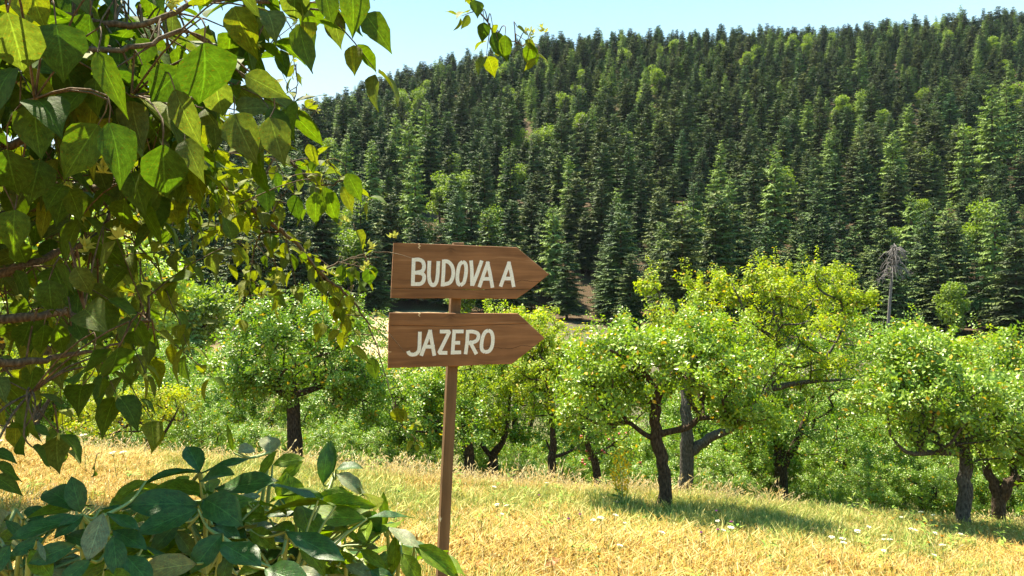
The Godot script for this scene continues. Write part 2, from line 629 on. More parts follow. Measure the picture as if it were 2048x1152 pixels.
# ---------------------------------------------------------------- conifers
func conifer_parts(seed_: int, tall: float, wide: float, kind: String) -> Array:
	rng.seed = seed_
	var s := Soup.new()
	var trunk := Soup.new()
	var lean := Vector3(rnd(-0.02, 0.02), 0, rnd(-0.02, 0.02)) * tall
	tube(trunk, PackedVector3Array([Vector3(0, -0.8, 0), lean * 0.5 + Vector3(0, tall * 0.5, 0), lean + Vector3(0, tall * 0.99, 0)]), PackedFloat32Array([tall * 0.014, tall * 0.008, 0.02]), 6)
	var tone := rnd(0.7, 1.3)
	var shaded_green := Color(0.028 * rnd(0.9, 1.3), 0.053, 0.022) * tone
	var lit_tip_green := Color(0.17 * rnd(0.8, 1.15), 0.24, 0.05) * tone  # sunlit tips and shaded inner boughs are put into the needle colours
	if kind == "larch":
		shaded_green = Color(0.13, 0.20, 0.05)
		lit_tip_green = Color(0.24, 0.32, 0.08)
	var shape := rnd(0.48, 0.72)
	var levels := 30 if kind == "spruce" else 24
	var bare := 0.10 if kind == "spruce" else 0.14
	for l in levels:
		var t := bare + (1.0 - bare) * pow((l + rnd(-0.3, 0.3)) / levels, 0.92)
		t = clampf(t, 0.02, 0.995)
		var fall := 1.0 - (t - bare) / (1.0 - bare)
		var reach := wide * (0.05 + 0.95 * pow(fall, shape)) * (1.0 - 0.25 * pow(fall, 6.0))
		var n := int(5 + 6 * fall)
		var turn := rnd(0, TAU)
		for j in n:
			var a := turn + TAU * j / n + rnd(-0.3, 0.3)
			var long := reach * rnd(0.45, 1.15)
			if rng.randf() < 0.10:
				continue
			var out := Vector3(cos(a), 0, sin(a))
			var side := Vector3(-sin(a), 0, cos(a))
			var root := lean * t + Vector3(0, tall * t + rnd(-0.3, 0.3), 0)
			var tilt := lerpf(0.55, -0.32, pow(fall, 0.6)) + rnd(-0.12, 0.12)
			var steps := int(3 + long * 1.7)
			var col := shaded_green.lerp(lit_tip_green, pow(rng.randf(), 2.0) * 0.6)
			for k in steps:
				var u := (k + 0.6) / steps
				var p := root + out * long * u + Vector3.UP * (tilt * long * u - 0.28 * long * u * u + 0.22 * long * u * u * u)
				var spur := (0.42 * long * (1.0 - u) + 0.32) * rnd(0.7, 1.25)
				for sgn in [-1.0, 1.0]:
					var dir: Vector3 = (side * sgn + out * rnd(0.5, 1.1) + Vector3.DOWN * rnd(0.05, 0.55 if kind == "spruce" else 0.9)).normalized()
					var width := spur * rnd(0.30, 0.48)
					var face: Vector3 = (Vector3.UP + rnd_dir() * 0.5).normalized()
					var b := frame(dir, face)
					var c := col.lerp(lit_tip_green, smoothstep(0.55, 1.0, u) * rng.randf())  # outer spurs coloured lighter, as if the sun caught them
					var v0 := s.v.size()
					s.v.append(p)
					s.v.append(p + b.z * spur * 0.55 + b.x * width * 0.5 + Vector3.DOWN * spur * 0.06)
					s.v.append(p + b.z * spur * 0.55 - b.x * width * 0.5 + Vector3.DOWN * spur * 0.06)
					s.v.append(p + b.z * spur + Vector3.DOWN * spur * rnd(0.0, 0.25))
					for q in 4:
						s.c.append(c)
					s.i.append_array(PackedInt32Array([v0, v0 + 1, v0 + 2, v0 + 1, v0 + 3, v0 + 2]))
				if kind == "spruce" and u > 0.25:
					# needles hanging under the bough
					var dir := (Vector3.DOWN + out * 0.3 + side * rnd(-0.5, 0.5)).normalized()
					var b := frame(dir, side)
					var v0 := s.v.size()
					var hang := spur * 0.7
					s.v.append(p - out * 0.2)
					s.v.append(p + out * 0.25)
					s.v.append(p + b.z * hang)
					for q in 3:
						s.c.append(col)
					s.i.append_array(PackedInt32Array([v0, v0 + 1, v0 + 2]))
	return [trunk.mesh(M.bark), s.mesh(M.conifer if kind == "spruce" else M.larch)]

func forest_broadleaf(seed_: int, tall: float, wide: float) -> Array:
	rng.seed = seed_
	var trunk := Soup.new()
	tube(trunk, PackedVector3Array([Vector3(0, -0.8, 0), Vector3(0.2, tall * 0.4, 0), Vector3(0, tall * 0.85, 0.1)]), PackedFloat32Array([0.28, 0.2, 0.05]), 6)
	var s := Soup.new()
	var lobes := []
	for k in 11:
		var a := rnd(0, TAU)
		var h := rnd(0.32, 0.88)
		var w := wide * rnd(0.15, 0.6) * sin(clampf((1.0 - h) * 2.4 + 0.25, 0, PI / 2))
		lobes.append([Vector3(cos(a) * w, tall * h, sin(a) * w), wide * rnd(0.28, 0.5)])
	for lobe in lobes:
		tube(trunk, PackedVector3Array([Vector3(0.1, lobe[0].y * 0.62, 0), lobe[0]]), PackedFloat32Array([0.1, 0.03]), 4, false)
		for k in 330:
			var dir := rnd_dir()
			var p: Vector3 = lobe[0] + dir * lobe[1] * pow(rng.randf(), 0.3) * Vector3(1, 0.8, 1)
			var c := Color(0.10, 0.19, 0.025).lerp(Color(0.22, 0.30, 0.045), rng.randf())
			flat_leaf(s, p, frame((dir + rnd_dir()).normalized(), (Vector3.UP + rnd_dir() * 0.7).normalized()), rnd(0.28, 0.5), rnd(0.22, 0.36), 0.1, 0.2, c)
	return [trunk.mesh(M.bark), s.mesh(M.cherry)]

func many(called: String, mesh: Mesh, where: Array, parent: Node, tints: Array = []) -> MultiMeshInstance3D:
	var mm := MultiMesh.new()
	mm.transform_format = MultiMesh.TRANSFORM_3D
	mm.use_colors = tints.size() > 0
	mm.mesh = mesh
	mm.instance_count = where.size()
	for k in where.size():
		mm.set_instance_transform(k, where[k])
		if tints.size():
			mm.set_instance_color(k, tints[k])
	var o := MultiMeshInstance3D.new()
	o.name = called
	o.multimesh = mm
	o.set_meta("kind", "stuff")
	parent.add_child(o, true)
	return o

# the wood begins beyond this distance; on the left its edge runs along the pale field
func forest_edge(x: float) -> float:
	if x < -34.0:
		return 63.0
	if x < -10.0:
		return lerpf(70.0, 110.0, clampf((x + 32.0) / 18.0, 0, 1))
	return lerpf(110.0, 88.0, clampf((x + 10.0) / 30.0, 0, 1))

func light_tree(p: Vector3, tall: float, kind: int, broads: Array, larches: Array) -> void:
	var pool: Array = broads if kind == 0 else larches
	var set_: Array = pool[rng.randi() % 3]
	var o: Node3D
	if kind == 0:
		o = thing("woodland_tree", "bright yellow-green broadleaf tree %s, %s" % [height_of(p, tall), across_of(p)], "tree", p, "broadleaf trees in the hillside forest")
	else:
		o = thing("larch_tree", "%s light green larch %s, %s" % ["tall" if tall > 14.0 else "small", height_of(p, tall), across_of(p)], "tree", p, "larches in the hillside forest")
	part("trunk", set_[0], o)
	part("crown", set_[1], o)
	o.scale = Vector3.ONE * tall / (13.0 if kind == 0 else 19.0)
	o.rotation.y = rnd(0, TAU)

func build_forest() -> void:
	var spruces := []
	for k in 7:
		spruces.append(conifer_parts(100 + k, 20.0, 4.3 + 0.5 * (k % 4), "spruce"))
	var larches := []
	for k in 3:
		larches.append(conifer_parts(200 + k, 19.0, 4.0 + 0.4 * k, "larch"))
	var broads := []
	for k in 3:
		broads.append(forest_broadleaf(300 + k, 13.0, 4.2))
	rng.seed = 77
	# lighter trees that stand out, by where their middle shows: [px, py, kind, height]
	var marks := [[850, 290, 1, 23], [818, 320, 1, 20], [790, 300, 1, 19], [690, 350, 1, 18], [745, 370, 1, 19], [668, 345, 1, 16], [1108, 500, 1, 16], [880, 395, 0, 11], [905, 400, 0, 12], [1548, 400, 1, 20], [1785, 345, 1, 18],
		[1985, 270, 1, 24], [2015, 240, 1, 22], [1955, 480, 0, 14], [1885, 520, 1, 17], [1160, 262, 0, 12], [1492, 132, 0, 12], [1612, 98, 0, 13], [1580, 105, 0, 10], [840, 205, 0, 12], [740, 205, 0, 9], [700, 212, 0, 10], [1860, 345, 0, 10],
		[990, 470, 0, 11], [860, 478, 0, 8], [960, 130, 0, 9], [1250, 125, 0, 12], [1195, 85, 0, 9], [1330, 115, 0, 10], [1400, 65, 1, 15], [1440, 100, 0, 9], [1235, 90, 0, 9], [1930, 330, 1, 19], [1720, 130, 1, 18], [1750, 40, 1, 19], [1830, 40, 1, 20], [1880, 35, 1, 18], [1920, 45, 1, 18], [1690, 45, 1, 16],
		[830, 400, 1, 18], [1440, 350, 1, 16], [1660, 320, 1, 14], [1010, 360, 1, 15], [1850, 440, 0, 9], [1780, 495, 0, 8], [1640, 560, 0, 8], [700, 430, 0, 7], [815, 400, 1, 15], [630, 385, 1, 14], [1300, 150, 0, 9], [1120, 110, 0, 8], [1560, 330, 0, 8], [1120, 345, 1, 12], [930, 380, 0, 9], [2030, 200, 0, 12], [1480, 60, 0, 8], [780, 250, 0, 8], [1990, 520, 1, 18], [1820, 480, 1, 17]]
	var kept: Array[Vector3] = []
	for m in marks:
		var p := meet(m[0], m[1], m[3] * 0.55)
		if p.y > -900.0:
			kept.append(p)
			light_tree(p, m[3], m[2], broads, larches)
	# the dark spruces
	var all := []
	var lighter := []
	var d := 60.0
	while d < 372.0:
		var gap := 5.2 + d * 0.002
		var half := d * 0.75 + 12.0
		var deep := 5.4 if d < 128.0 else 6.8
		var x := -half
		while x < half:
			var px := x + rnd(-0.6, 0.6) * gap
			var pd := d + rnd(-0.6, 0.6) * deep
			x += gap
			if pd < forest_edge(px):
				continue
			if lumps.get_noise_2d(px * 0.9 + 50.0, pd * 0.9) < -0.62:
				continue
			var p := Vector3(px, ground_at(px, pd), -pd)
			var clear := true
			for k in kept:
				var dx := absf(k.x / -k.z - p.x / pd) * pd
				if p.distance_squared_to(k) < 12.0 or (dx < 2.4 and pd < -k.z and pd > -k.z - 7.0):
					clear = false
					break
			if clear:
				var lot := rng.randf()
				if lot < 0.085 and absf(px / pd) < 0.7:
					lighter.append([p, rnd(9.0, 16.0), 1])
				elif lot < 0.12 and absf(px / pd) < 0.7:
					lighter.append([p, rnd(8.0, 13.0), 0])
				else:
					all.append([p, rnd(9.0, 15.5) if pd > 210.0 else rnd(9.5, 18.0), pd])
		d += deep * 0.95
	for m in lighter:
		light_tree(m[0], m[1], m[2], broads, larches)
	all.sort_custom(func(a, b): return a[1] / a[2] * (1.0 if absf(a[0].x / a[2]) < 0.7 else 0.3) > b[1] / b[2] * (1.0 if absf(b[0].x / b[2]) < 0.7 else 0.3))
	var rest := [[], [], [], [], [], [], []]
	var shade := [[], [], [], [], [], [], []]
	for k in all.size():
		var a: Array = all[k]
		var which := rng.randi() % 7
		var z: float = a[1] / 20.0
		var girth := pow(z, 0.6) * rnd(0.8, 1.2)
		var size := Vector3(girth, z, girth)
		var turn := rnd(0, TAU)
		if k < 300:
			var o := thing("spruce_tree", "%s dark green spruce %s, %s" % ["tall" if a[1] > 14.0 else "mid-sized" if a[1] > 11.0 else "small", height_of(a[0], a[1]), across_of(a[0])], "tree", a[0], "spruces of the hillside forest")
			part("trunk", spruces[which][0], o)
			part("crown", spruces[which][1], o)
			o.scale = size
			o.rotation.y = turn
		else:
			rest[which].append(Transform3D(Basis(Vector3.UP, turn).scaled(size), a[0]))
			var tone := rnd(0.7, 1.35)
			shade[which].append(Color(tone * rnd(0.85, 1.15), tone, tone * rnd(0.85, 1.3)))
	var mass := Node3D.new()
	mass.name = "conifer_forest"
	add_child(mass)
	tag(mass, "dense dark conifer forest covering the upper hillside to the ridge", "forest", "", "stuff")
	for k in 7:
		many("spruce_crowns", spruces[k][1], rest[k], mass, shade[k])
		many("spruce_trunks", spruces[k][0], rest[k], mass)
	# the dead grey tree at the forest edge
	rng.seed = 5
	var foot := on_ground(1772, 84.0)
	var dead := thing("dead_tree", "bare grey dead tree with drooping branches at the forest edge", "tree", foot)
	var s := Soup.new()
	var top := at(1790, 492, 84.0) - foot
	var mid := at(1783, 560, 84.0) - foot
	tube(s, curve([Vector3(0, -0.5, 0), mid, top], 5), spread([0.2, 0.15, 0.05], 5), 7)
	part("trunk", s.mesh(M.dead_wood), dead)
	s = Soup.new()
	for k in 64:
		var t := pow(rng.randf(), 0.7)
		var p := mid.lerp(top, t)
		var a := rnd(0, TAU)
		var l := rnd(0.5, 2.1) * (1.15 - 0.5 * t)
		var o := Vector3(cos(a), 0, sin(a))
		var lift := rnd(-0.1, 0.5)
		var path := curve([p, p + o * l * 0.45 + Vector3.UP * l * lift, p + o * l * 0.85 + Vector3.UP * l * (lift - 0.35), p + o * l * rnd(0.8, 1.2) - Vector3.UP * l * rnd(0.1, 0.9)], 2)
		tube(s, path, spread([0.06, 0.05, 0.035, 0.015], 2), 4, false)
		for j in 4:
			var q := path[2 + rng.randi() % 4]
			tube(s, curve([q, q + rnd_dir() * 0.25 - Vector3.UP * 0.1, q + rnd_dir() * 0.4 - Vector3.UP * rnd(0.2, 0.7)], 2), spread([0.03, 0.02, 0.012], 2), 3, false)
	part("branches", s.mesh(M.dead_wood), dead).set_meta("kind", "stuff")

# ---------------------------------------------------------------- signpost
func plank_mesh(outline: PackedVector2Array, thick: float, whole: Rect2) -> ArrayMesh:
	# front and back faces, chamfered edges and sides
	var st := SurfaceTool.new()
	st.begin(Mesh.PRIMITIVE_TRIANGLES)
	var ch := 0.0016
	var inner: PackedVector2Array = Geometry2D.offset_polygon(outline, -ch, Geometry2D.JOIN_MITER)[0]
	if Geometry2D.is_polygon_clockwise(outline):
		outline.reverse()
	if Geometry2D.is_polygon_clockwise(inner):
		inner.reverse()
	# same starting corner
	var shift := 0
	for k in inner.size():
		if inner[k].distance_to(outline[0]) < inner[shift].distance_to(outline[0]):
			shift = k
	var turned := PackedVector2Array()
	for k in inner.size():
		turned.append(inner[(k + shift) % inner.size()])
	var add := func(p: Vector2, z: float) -> void:
		st.set_uv(Vector2((p.x - whole.position.x) / whole.size.x, 1.0 - (p.y - whole.position.y) / whole.size.y))
		st.add_vertex(Vector3(p.x, p.y, z))
	st.set_smooth_group(-1)
	var tri := Geometry2D.triangulate_polygon(turned)
	for k in range(0, tri.size(), 3):
		var a := turned[tri[k]]
		var b := turned[tri[k + 1]]
		var c := turned[tri[k + 2]]
		if (b - a).cross(c - a) > 0.0:
			var w := b
			b = c
			c = w
		for q in [a, b, c]:
			add.call(q, 0.0)
		for q in [a, c, b]:
			add.call(q, -thick)
	var rings := [[turned, 0.0], [outline, -ch], [outline, -thick + ch], [turned, -thick]]
	for r in 3:
		var n := outline.size()
		for k in n:
			var a: Vector2 = rings[r][0][k]
			var b: Vector2 = rings[r][0][(k + 1) % n]
			var c: Vector2 = rings[r + 1][0][k]
			var e: Vector2 = rings[r + 1][0][(k + 1) % n]
			var z0: float = rings[r][1]
			var z1: float = rings[r + 1][1]
			add.call(a, z0); add.call(b, z0); add.call(c, z1)
			add.call(b, z0); add.call(e, z1); add.call(c, z1)
	st.generate_normals()
	return st.commit()

func letter_mesh(strokes: Array, half: float) -> ArrayMesh:
	var st := SurfaceTool.new()
	st.begin(Mesh.PRIMITIVE_TRIANGLES)
	st.set_smooth_group(-1)
	for k in strokes.size():
		var raw := []
		for j in range(0, strokes[k].size(), 2):
			raw.append(Vector3(strokes[k][j], strokes[k][j + 1], 0) * 0.0001)
		var fine := PackedVector2Array()
		if raw.size() > 4:
			for p in curve(raw, 4):
				fine.append(Vector2(p.x, p.y))
		else:
			for p in raw:
				fine.append(Vector2(p.x, p.y))
		var h := 0.0006 + 0.00012 * k
		for poly in Geometry2D.offset_polyline(fine, half, Geometry2D.JOIN_ROUND, Geometry2D.END_SQUARE if raw.size() < 4 and fine.size() < 4 else Geometry2D.END_ROUND):
			if Geometry2D.is_polygon_clockwise(poly):
				poly.reverse()
			var tri := Geometry2D.triangulate_polygon(poly)
			for t in range(0, tri.size(), 3):
				var a: Vector2 = poly[tri[t]]
				var b: Vector2 = poly[tri[t + 1]]
				var c: Vector2 = poly[tri[t + 2]]
				if (b - a).cross(c - a) > 0.0:
					var w := b
					b = c
					c = w
				for q in [a, b, c]:
					st.add_vertex(Vector3(q.x, q.y, h))
			for t in poly.size():
				var a: Vector2 = poly[t]
				var b: Vector2 = poly[(t + 1) % poly.size()]
				st.add_vertex(Vector3(a.x, a.y, h)); st.add_vertex(Vector3(b.x, b.y, h)); st.add_vertex(Vector3(a.x, a.y, 0.0001))
				st.add_vertex(Vector3(b.x, b.y, h)); st.add_vertex(Vector3(b.x, b.y, 0.0001)); st.add_vertex(Vector3(a.x, a.y, 0.0001))
	st.generate_normals()
	return st.commit()

func outline_of(flat: Array) -> PackedVector2Array:
	var out := PackedVector2Array()
	for k in range(0, flat.size(), 2):
		out.append(Vector2(flat[k], flat[k + 1]) * 0.0001)
	return out

func build_sign() -> void:
	var here := Vector3(-0.1756, 1.5452, -2.4)
	var sign_ := thing("signpost", "brown wooden signpost with two arrow boards pointing right, white hand-painted lettering", "signpost", here)
	sign_.rotation_degrees.y = 16.0
	# post, behind the boards and leaning a little
	var st := Soup.new()
	var foot := ground_at(here.x, 2.4) - here.y - 0.35
	var w := 0.0165
	var outline := PackedVector2Array([Vector2(0.05 * foot - w, foot), Vector2(0.05 * foot + w, foot), Vector2(0.0101 + w, 0.203), Vector2(0.0101 - w, 0.203)])
	var post := plank_mesh(outline, 0.038, Rect2(-0.16, foot, 0.3, 0.21 - foot))
	var rot := SurfaceTool.new()
	rot.create_from(post, 0)
	var arr := rot.commit_to_arrays()
	var uv: PackedVector2Array = arr[Mesh.ARRAY_TEX_UV]
	var vv: PackedVector3Array = arr[Mesh.ARRAY_VERTEX]
	for k in uv.size():
		# the grain runs along the post
		uv[k] = Vector2(vv[k].y * 1.1, (vv[k].x - 0.05 * vv[k].y + vv[k].z * 1.0) * 11.0 + 0.5)
	arr[Mesh.ARRAY_TEX_UV] = uv
	var turned := ArrayMesh.new()
	turned.add_surface_from_arrays(Mesh.PRIMITIVE_TRIANGLES, arr)
	var p := part("post", turned, sign_, M.post)
	p.position.z = -0.0222
	var boards := [
		{"planks": [[-2036, 1970, -500, 1951, 400, 1925, 1200, 1912, 1998, 1888, 3118, 1008, 2480, 516, 622, 499, -2112, 549], [-2112, 545, 622, 495, 2476, 511, 1998, 201, 900, 207, 300, 196, -600, 226, -1500, 222, -2121, 241]],
			"letters": [
				[[-1415, 1440, -1430, 1046, -1443, 671], [-1412, 1440, -1253, 1451, -1131, 1393, -1085, 1272, -1103, 1141, -1178, 1066, -1374, 1032], [-1374, 1032, -1197, 1025, -1098, 964, -1081, 862, -1122, 741, -1225, 675, -1439, 675]],
				[[-913, 1413, -929, 974, -897, 741, -812, 638, -717, 685, -657, 882, -622, 1407]],
				[[-448, 1399, -461, 1014, -486, 657], [-448, 1409, -309, 1391, -184, 1261, -136, 1054, -175, 846, -280, 705, -486, 657]],
				[[172, 1396, 259, 1331, 288, 1151, 259, 905, 201, 715, 94, 639], [94, 639, 17, 705, -6, 885, 17, 1111, 75, 1310, 172, 1396]],
				[[452, 1380, 472, 1152, 478, 678], [784, 1383, 647, 1001, 511, 678]],
				[[1000, 1347, 882, 1041, 739, 630], [1004, 1347, 1079, 1023, 1154, 617], [843, 846, 1079, 847]],
				[[1718, 1353, 1594, 1025, 1455, 648], [1724, 1353, 1804, 1026, 1874, 637], [1554, 858, 1814, 859]]],
			"label": "upper arrow board reading BUDOVA A"},
		{"planks": [[-2169, -236, -900, -240, -100, -262, 1000, -276, 2034, -290, 2420, -628, 1300, -640, -81, -683, -2190, -620], [-2190, -624, -81, -687, 1300, -644, 2424, -632, 2968, -1118, 1826, -1951, 900, -1940, 0, -1972, -1200, -1958, -2216, -1966]],
			"letters": [
				[[-1216, -841, -1226, -1120, -1244, -1417, -1347, -1545, -1477, -1561, -1561, -1521, -1592, -1447]],
				[[-897, -846, -1010, -1162, -1156, -1550], [-888, -846, -831, -1184, -765, -1556], [-1029, -1320, -803, -1325]],
				[[-576, -846, -261, -851, -604, -1526, -332, -1532]],
				[[-108, -850, -137, -1179, -160, -1529], [-108, -850, 142, -854], [-127, -1213, 26, -1216], [-160, -1527, 59, -1525]],
				[[335, -866, 316, -1207, 271, -1534], [335, -866, 500, -865, 656, -919, 695, -1024, 637, -1156, 481, -1220, 345, -1226], [423, -1219, 520, -1401, 598, -1545]],
				[[1019, -835, 1127, -898, 1177, -1090, 1147, -1357, 1049, -1508, 911, -1539], [911, -1539, 813, -1465, 793, -1293, 832, -1065, 911, -895, 1019, -835]]],
			"label": "lower arrow board reading JAZERO"}]
	for b in boards:
		var board := Node3D.new()
		board.name = "board"
		sign_.add_child(board, true)
		board.set_meta("label", b.label)
		for k in 2:
			var o := outline_of(b.planks[k])
			var pl := part("plank", plank_mesh(o, 0.021, Rect2(-0.23, 0.01 if b == boards[0] else -0.205, 0.56, 0.20)), board, M.plank)
			pl.position = Vector3(0, -0.0004 * k, -0.0008 * k)
		for l in b.letters:
			part("letter", letter_mesh(l, 0.0059), board, M.paint)

# ---------------------------------------------------------------- overhanging shrub
var shrub_leaves := []     # [transform, mesh index, material index]
var twig_soup: Soup
var cap_soup: Soup
var wood := PackedVector3Array()
var line_wood := PackedVector3Array()

func leaf_place(base: Vector3, dir: Vector3, face: Vector3, long: float, wide: float, mat: int, bag: Array) -> void:
	var b := frame(dir, face)
	bag.append([Transform3D(Basis(b.x * long * wide, b.y * long, b.z * long), base), rng.randi() % 4, mat])

func capsule(p: Vector3, dir: Vector3, size: float) -> void:
	for k in 5:
		var a := TAU * k / 5.0 + rnd(-0.3, 0.3)
		var b := frame(Vector3(0.2, 0.1, 0.9), dir)
		var o := (dir * 0.7 + b.x * cos(a) * 0.7 + b.z * sin(a) * 0.7).normalized()
		flat_leaf(cap_soup, p, frame(o, dir), size, size * 0.35, 0.2, -0.15, Color(0.42, 0.45, 0.09))

func twig(from: Vector3, dir: Vector3, long: float, leaf: float, mats: Array, r := 0.0016) -> void:
	var pts := PackedVector3Array([from])
	var rad := PackedFloat32Array([r])
	var n := maxi(2, int(long / 0.042))
	var p := from
	var d := dir.normalized()
	var turn := rnd(0, PI)
	for k in n:
		d = (d + Vector3.DOWN * 0.10 + rnd_dir() * 0.10).normalized()
		p += d * long / n
		pts.append(p)
		rad.append(r * (1.0 - 0.6 * (k + 1.0) / n))
		var b := frame(d, Vector3.UP)
		turn += PI * 0.5 + rnd(-0.3, 0.3)
		var across := b.x * cos(turn) + b.y * sin(turn)
		for sgn in [-1.0, 1.0]:
			if rng.randf() < 0.12:
				continue
			var ld: Vector3 = (across * sgn + d * rnd(0.3, 0.8) + Vector3.DOWN * (rnd(0.25, 1.0) if p.z > -1.7 else rnd(-0.15, 0.6))).normalized()
			var face: Vector3 = (Vector3.UP * 0.9 + across * sgn * 0.9 + rnd_dir() * 0.5).normalized()
			var size := leaf * rnd(0.7, 1.2)
			if p.z < -1.7 and p.y < 1.78 and p.y > 1.3 and p.x / -p.z > -0.19:
				continue
			leaf_place(p + ld * 0.006, ld, face, size, rnd(0.85, 1.1), mats[rng.randi() % mats.size()], shrub_leaves)
	tube(twig_soup, pts, rad, 4, false)
	wood.append_array(pts)
	if rng.randf() < 0.5:
		capsule(p, d, 0.012)

func build_shrub() -> void:
	rng.seed = 4242
	var foot := Vector3(-2.15, ground_at(-2.15, 1.9), -1.9)
	var shrub := thing("overhanging_shrub", "tall leafy shrub with arching woody branches hanging in from upper left", "shrub", Vector3.ZERO)
	twig_soup = Soup.new()
	cap_soup = Soup.new()
	var meshes := []
	var oval := [0.10, 0.70, 0.95, 1.0, 0.94, 0.77, 0.50, 0.20, 0.0]
	for k in 4:
		meshes.append(shaped_leaf(oval, 0.55 + 0.06 * k, 0.14 + 0.07 * k, 0.12 + 0.12 * k, 0.02, 40 + k))
	# woody branches: [[px, py, distance, radius], ...], twig spacing, leaf size, twig length
	var heart := foot + Vector3(0.05, 1.3, 0.1)
	var branches := [
		[[[-160, 190, 1.35, 0.013], [0, 156, 1.3, 0.011], [190, 152, 1.3, 0.009], [330, 215, 1.55, 0.008], [420, 345, 1.85, 0.0075], [520, 430, 2.05, 0.0075], [590, 485, 2.15, 0.006], [640, 545, 2.2, 0.005], [695, 590, 2.23, 0.004], [738, 650, 2.25, 0.003]], 0.055, 0.055, 0.20],
		[[[-120, 430, 1.35, 0.010], [0, 430, 1.4, 0.009], [130, 395, 1.5, 0.008], [290, 345, 1.8, 0.007], [420, 312, 2.05, 0.005], [540, 300, 2.15, 0.004], [600, 330, 2.2, 0.003]], 0.06, 0.06, 0.20],
		[[[-100, 20, 1.0, 0.007], [60, 22, 1.0, 0.006], [260, 50, 1.05, 0.005], [420, 0, 1.1, 0.004], [570, 8, 1.2, 0.003], [690, 34, 1.25, 0.0015]], 0.06, 0.07, 0.14],
		[[[-140, 560, 1.15, 0.010], [0, 545, 1.15, 0.008], [90, 515, 1.2, 0.007], [190, 470, 1.35, 0.005], [260, 360, 1.5, 0.003]], 0.10, 0.060, 0.18],
		[[[-140, 660, 1.05, 0.009], [0, 640, 1.05, 0.008], [130, 628, 1.1, 0.006], [230, 650, 1.2, 0.004], [300, 640, 1.3, 0.002]], 0.10, 0.058, 0.16],
		[[[-130, 720, 0.95, 0.008], [20, 725, 0.95, 0.006], [120, 715, 1.0, 0.004], [240, 690, 1.05, 0.002]], 0.11, 0.053, 0.11],
		[[[-120, 300, 1.1, 0.009], [20, 290, 1.1, 0.007], [150, 250, 1.15, 0.006], [280, 210, 1.2, 0.004], [420, 190, 1.3, 0.003], [500, 170, 1.4, 0.0015]], 0.05, 0.066, 0.16],
		[[[-100, 130, 0.9, 0.006], [80, 90, 0.9, 0.005], [240, 100, 0.95, 0.004], [380, 60, 1.0, 0.003]], 0.05, 0.07, 0.14],
		[[[420, 345, 1.85, 0.006], [500, 400, 2.05, 0.004], [540, 330, 2.1, 0.003], [590, 200, 2.1, 0.002], [592, 130, 2.1, 0.001]], 0.06, 0.045, 0.12],
		[[[640, 545, 2.2, 0.004], [690, 520, 2.25, 0.003], [740, 505, 2.3, 0.002], [786, 505, 2.32, 0.0012]], 0.05, 0.042, 0.10],
		[[[560, 462, 2.11, 0.004], [520, 470, 2.15, 0.003], [505, 520, 2.2, 0.002], [500, 590, 2.2, 0.001]], 0.035, 0.042, 0.12],
		[[[560, 307, 2.16, 0.004], [640, 370, 2.2, 0.003], [700, 355, 2.2, 0.002]], 0.07, 0.05, 0.08],
		[[[430, 355, 1.87, 0.004], [350, 400, 2.0, 0.003], [440, 425, 2.1, 0.003]], 0.04, 0.05, 0.16],
		[[[430, -260, 1.5, 0.010], [640, -250, 1.6, 0.008], [860, -150, 1.75, 0.005], [930, -20, 1.85, 0.003], [990, 62, 1.9, 0.002], [1045, 92, 1.92, 0.001]], 0.10, 0.05, 0.08],
		[[[738, 650, 2.25, 0.0025], [762, 720, 2.2, 0.0018], [785, 800, 2.15, 0.0014], [800, 850, 2.1, 0.001], [850, 890, 2.1, 0.0008]], 0.16, 0.035, 0.05],
		[[[-260, -60, 1.5, 0.014], [60, -200, 1.55, 0.012], [430, -260, 1.5, 0.010]], 0.05, 0.07, 0.3],
	]
	for br in branches:
		var pts := []
		var rad := []
		for q in br[0]:
			pts.append(at(q[0], q[1], q[2]))
			rad.append(q[3])
		if br[0][0][0] < -50.0:
			# back to the heart of the shrub outside the frame, and down to the root
			pts.push_front(pts[0].lerp(heart, 0.55) + Vector3(0, 0.12, 0))
			rad.push_front(rad[0] * 1.25)
			pts.push_front(heart + rnd_dir() * 0.1)
			rad.push_front(rad[0] * 1.2)
			pts.push_front(foot.lerp(heart, 0.4) + rnd_dir() * 0.07)
			rad.push_front(rad[0] * 1.1)
			pts.push_front(foot + Vector3(rnd(-0.15, 0.15), -0.15, rnd(-0.15, 0.15)))
			rad.push_front(rad[0] * 1.1)
		var line := curve(pts, 7)
		var rr := spread(rad, 7)
		var s := Soup.new()
		for k in line.size():
			line[k] += rnd_dir() * 0.003
			rr[k] *= rnd(0.93, 1.07) * 0.9
		tube(s, line, rr, 7)
		part("branch", s.mesh(M.twig), shrub)
		wood.append_array(line)
		line_wood.append_array(line)
		var run := 0.0
		for k in range(1, line.size()):
			run += line[k].distance_to(line[k - 1])
			var every: float = br[1] * (0.85 if line[k].z > -1.6 else 0.62)
			while run > every:
				run -= every * rnd(0.8, 1.2)
				var along := (line[k] - line[k - 1]).normalized()
				if line[k].y < 0.9:
					continue
				var dir := (rnd_dir() + Vector3.DOWN * 0.35 + along * 0.5).normalized()
				twig(line[k], dir, br[3] * rnd(0.5, 1.15), br[2] if line[k].z > -1.6 else minf(br[2], 0.05), [0, 0, 1, 2, 3] if line[k].z > -1.6 else [2, 2, 2, 0, 3])  # far branches take mostly the lightest leaf colour, to look sunlit
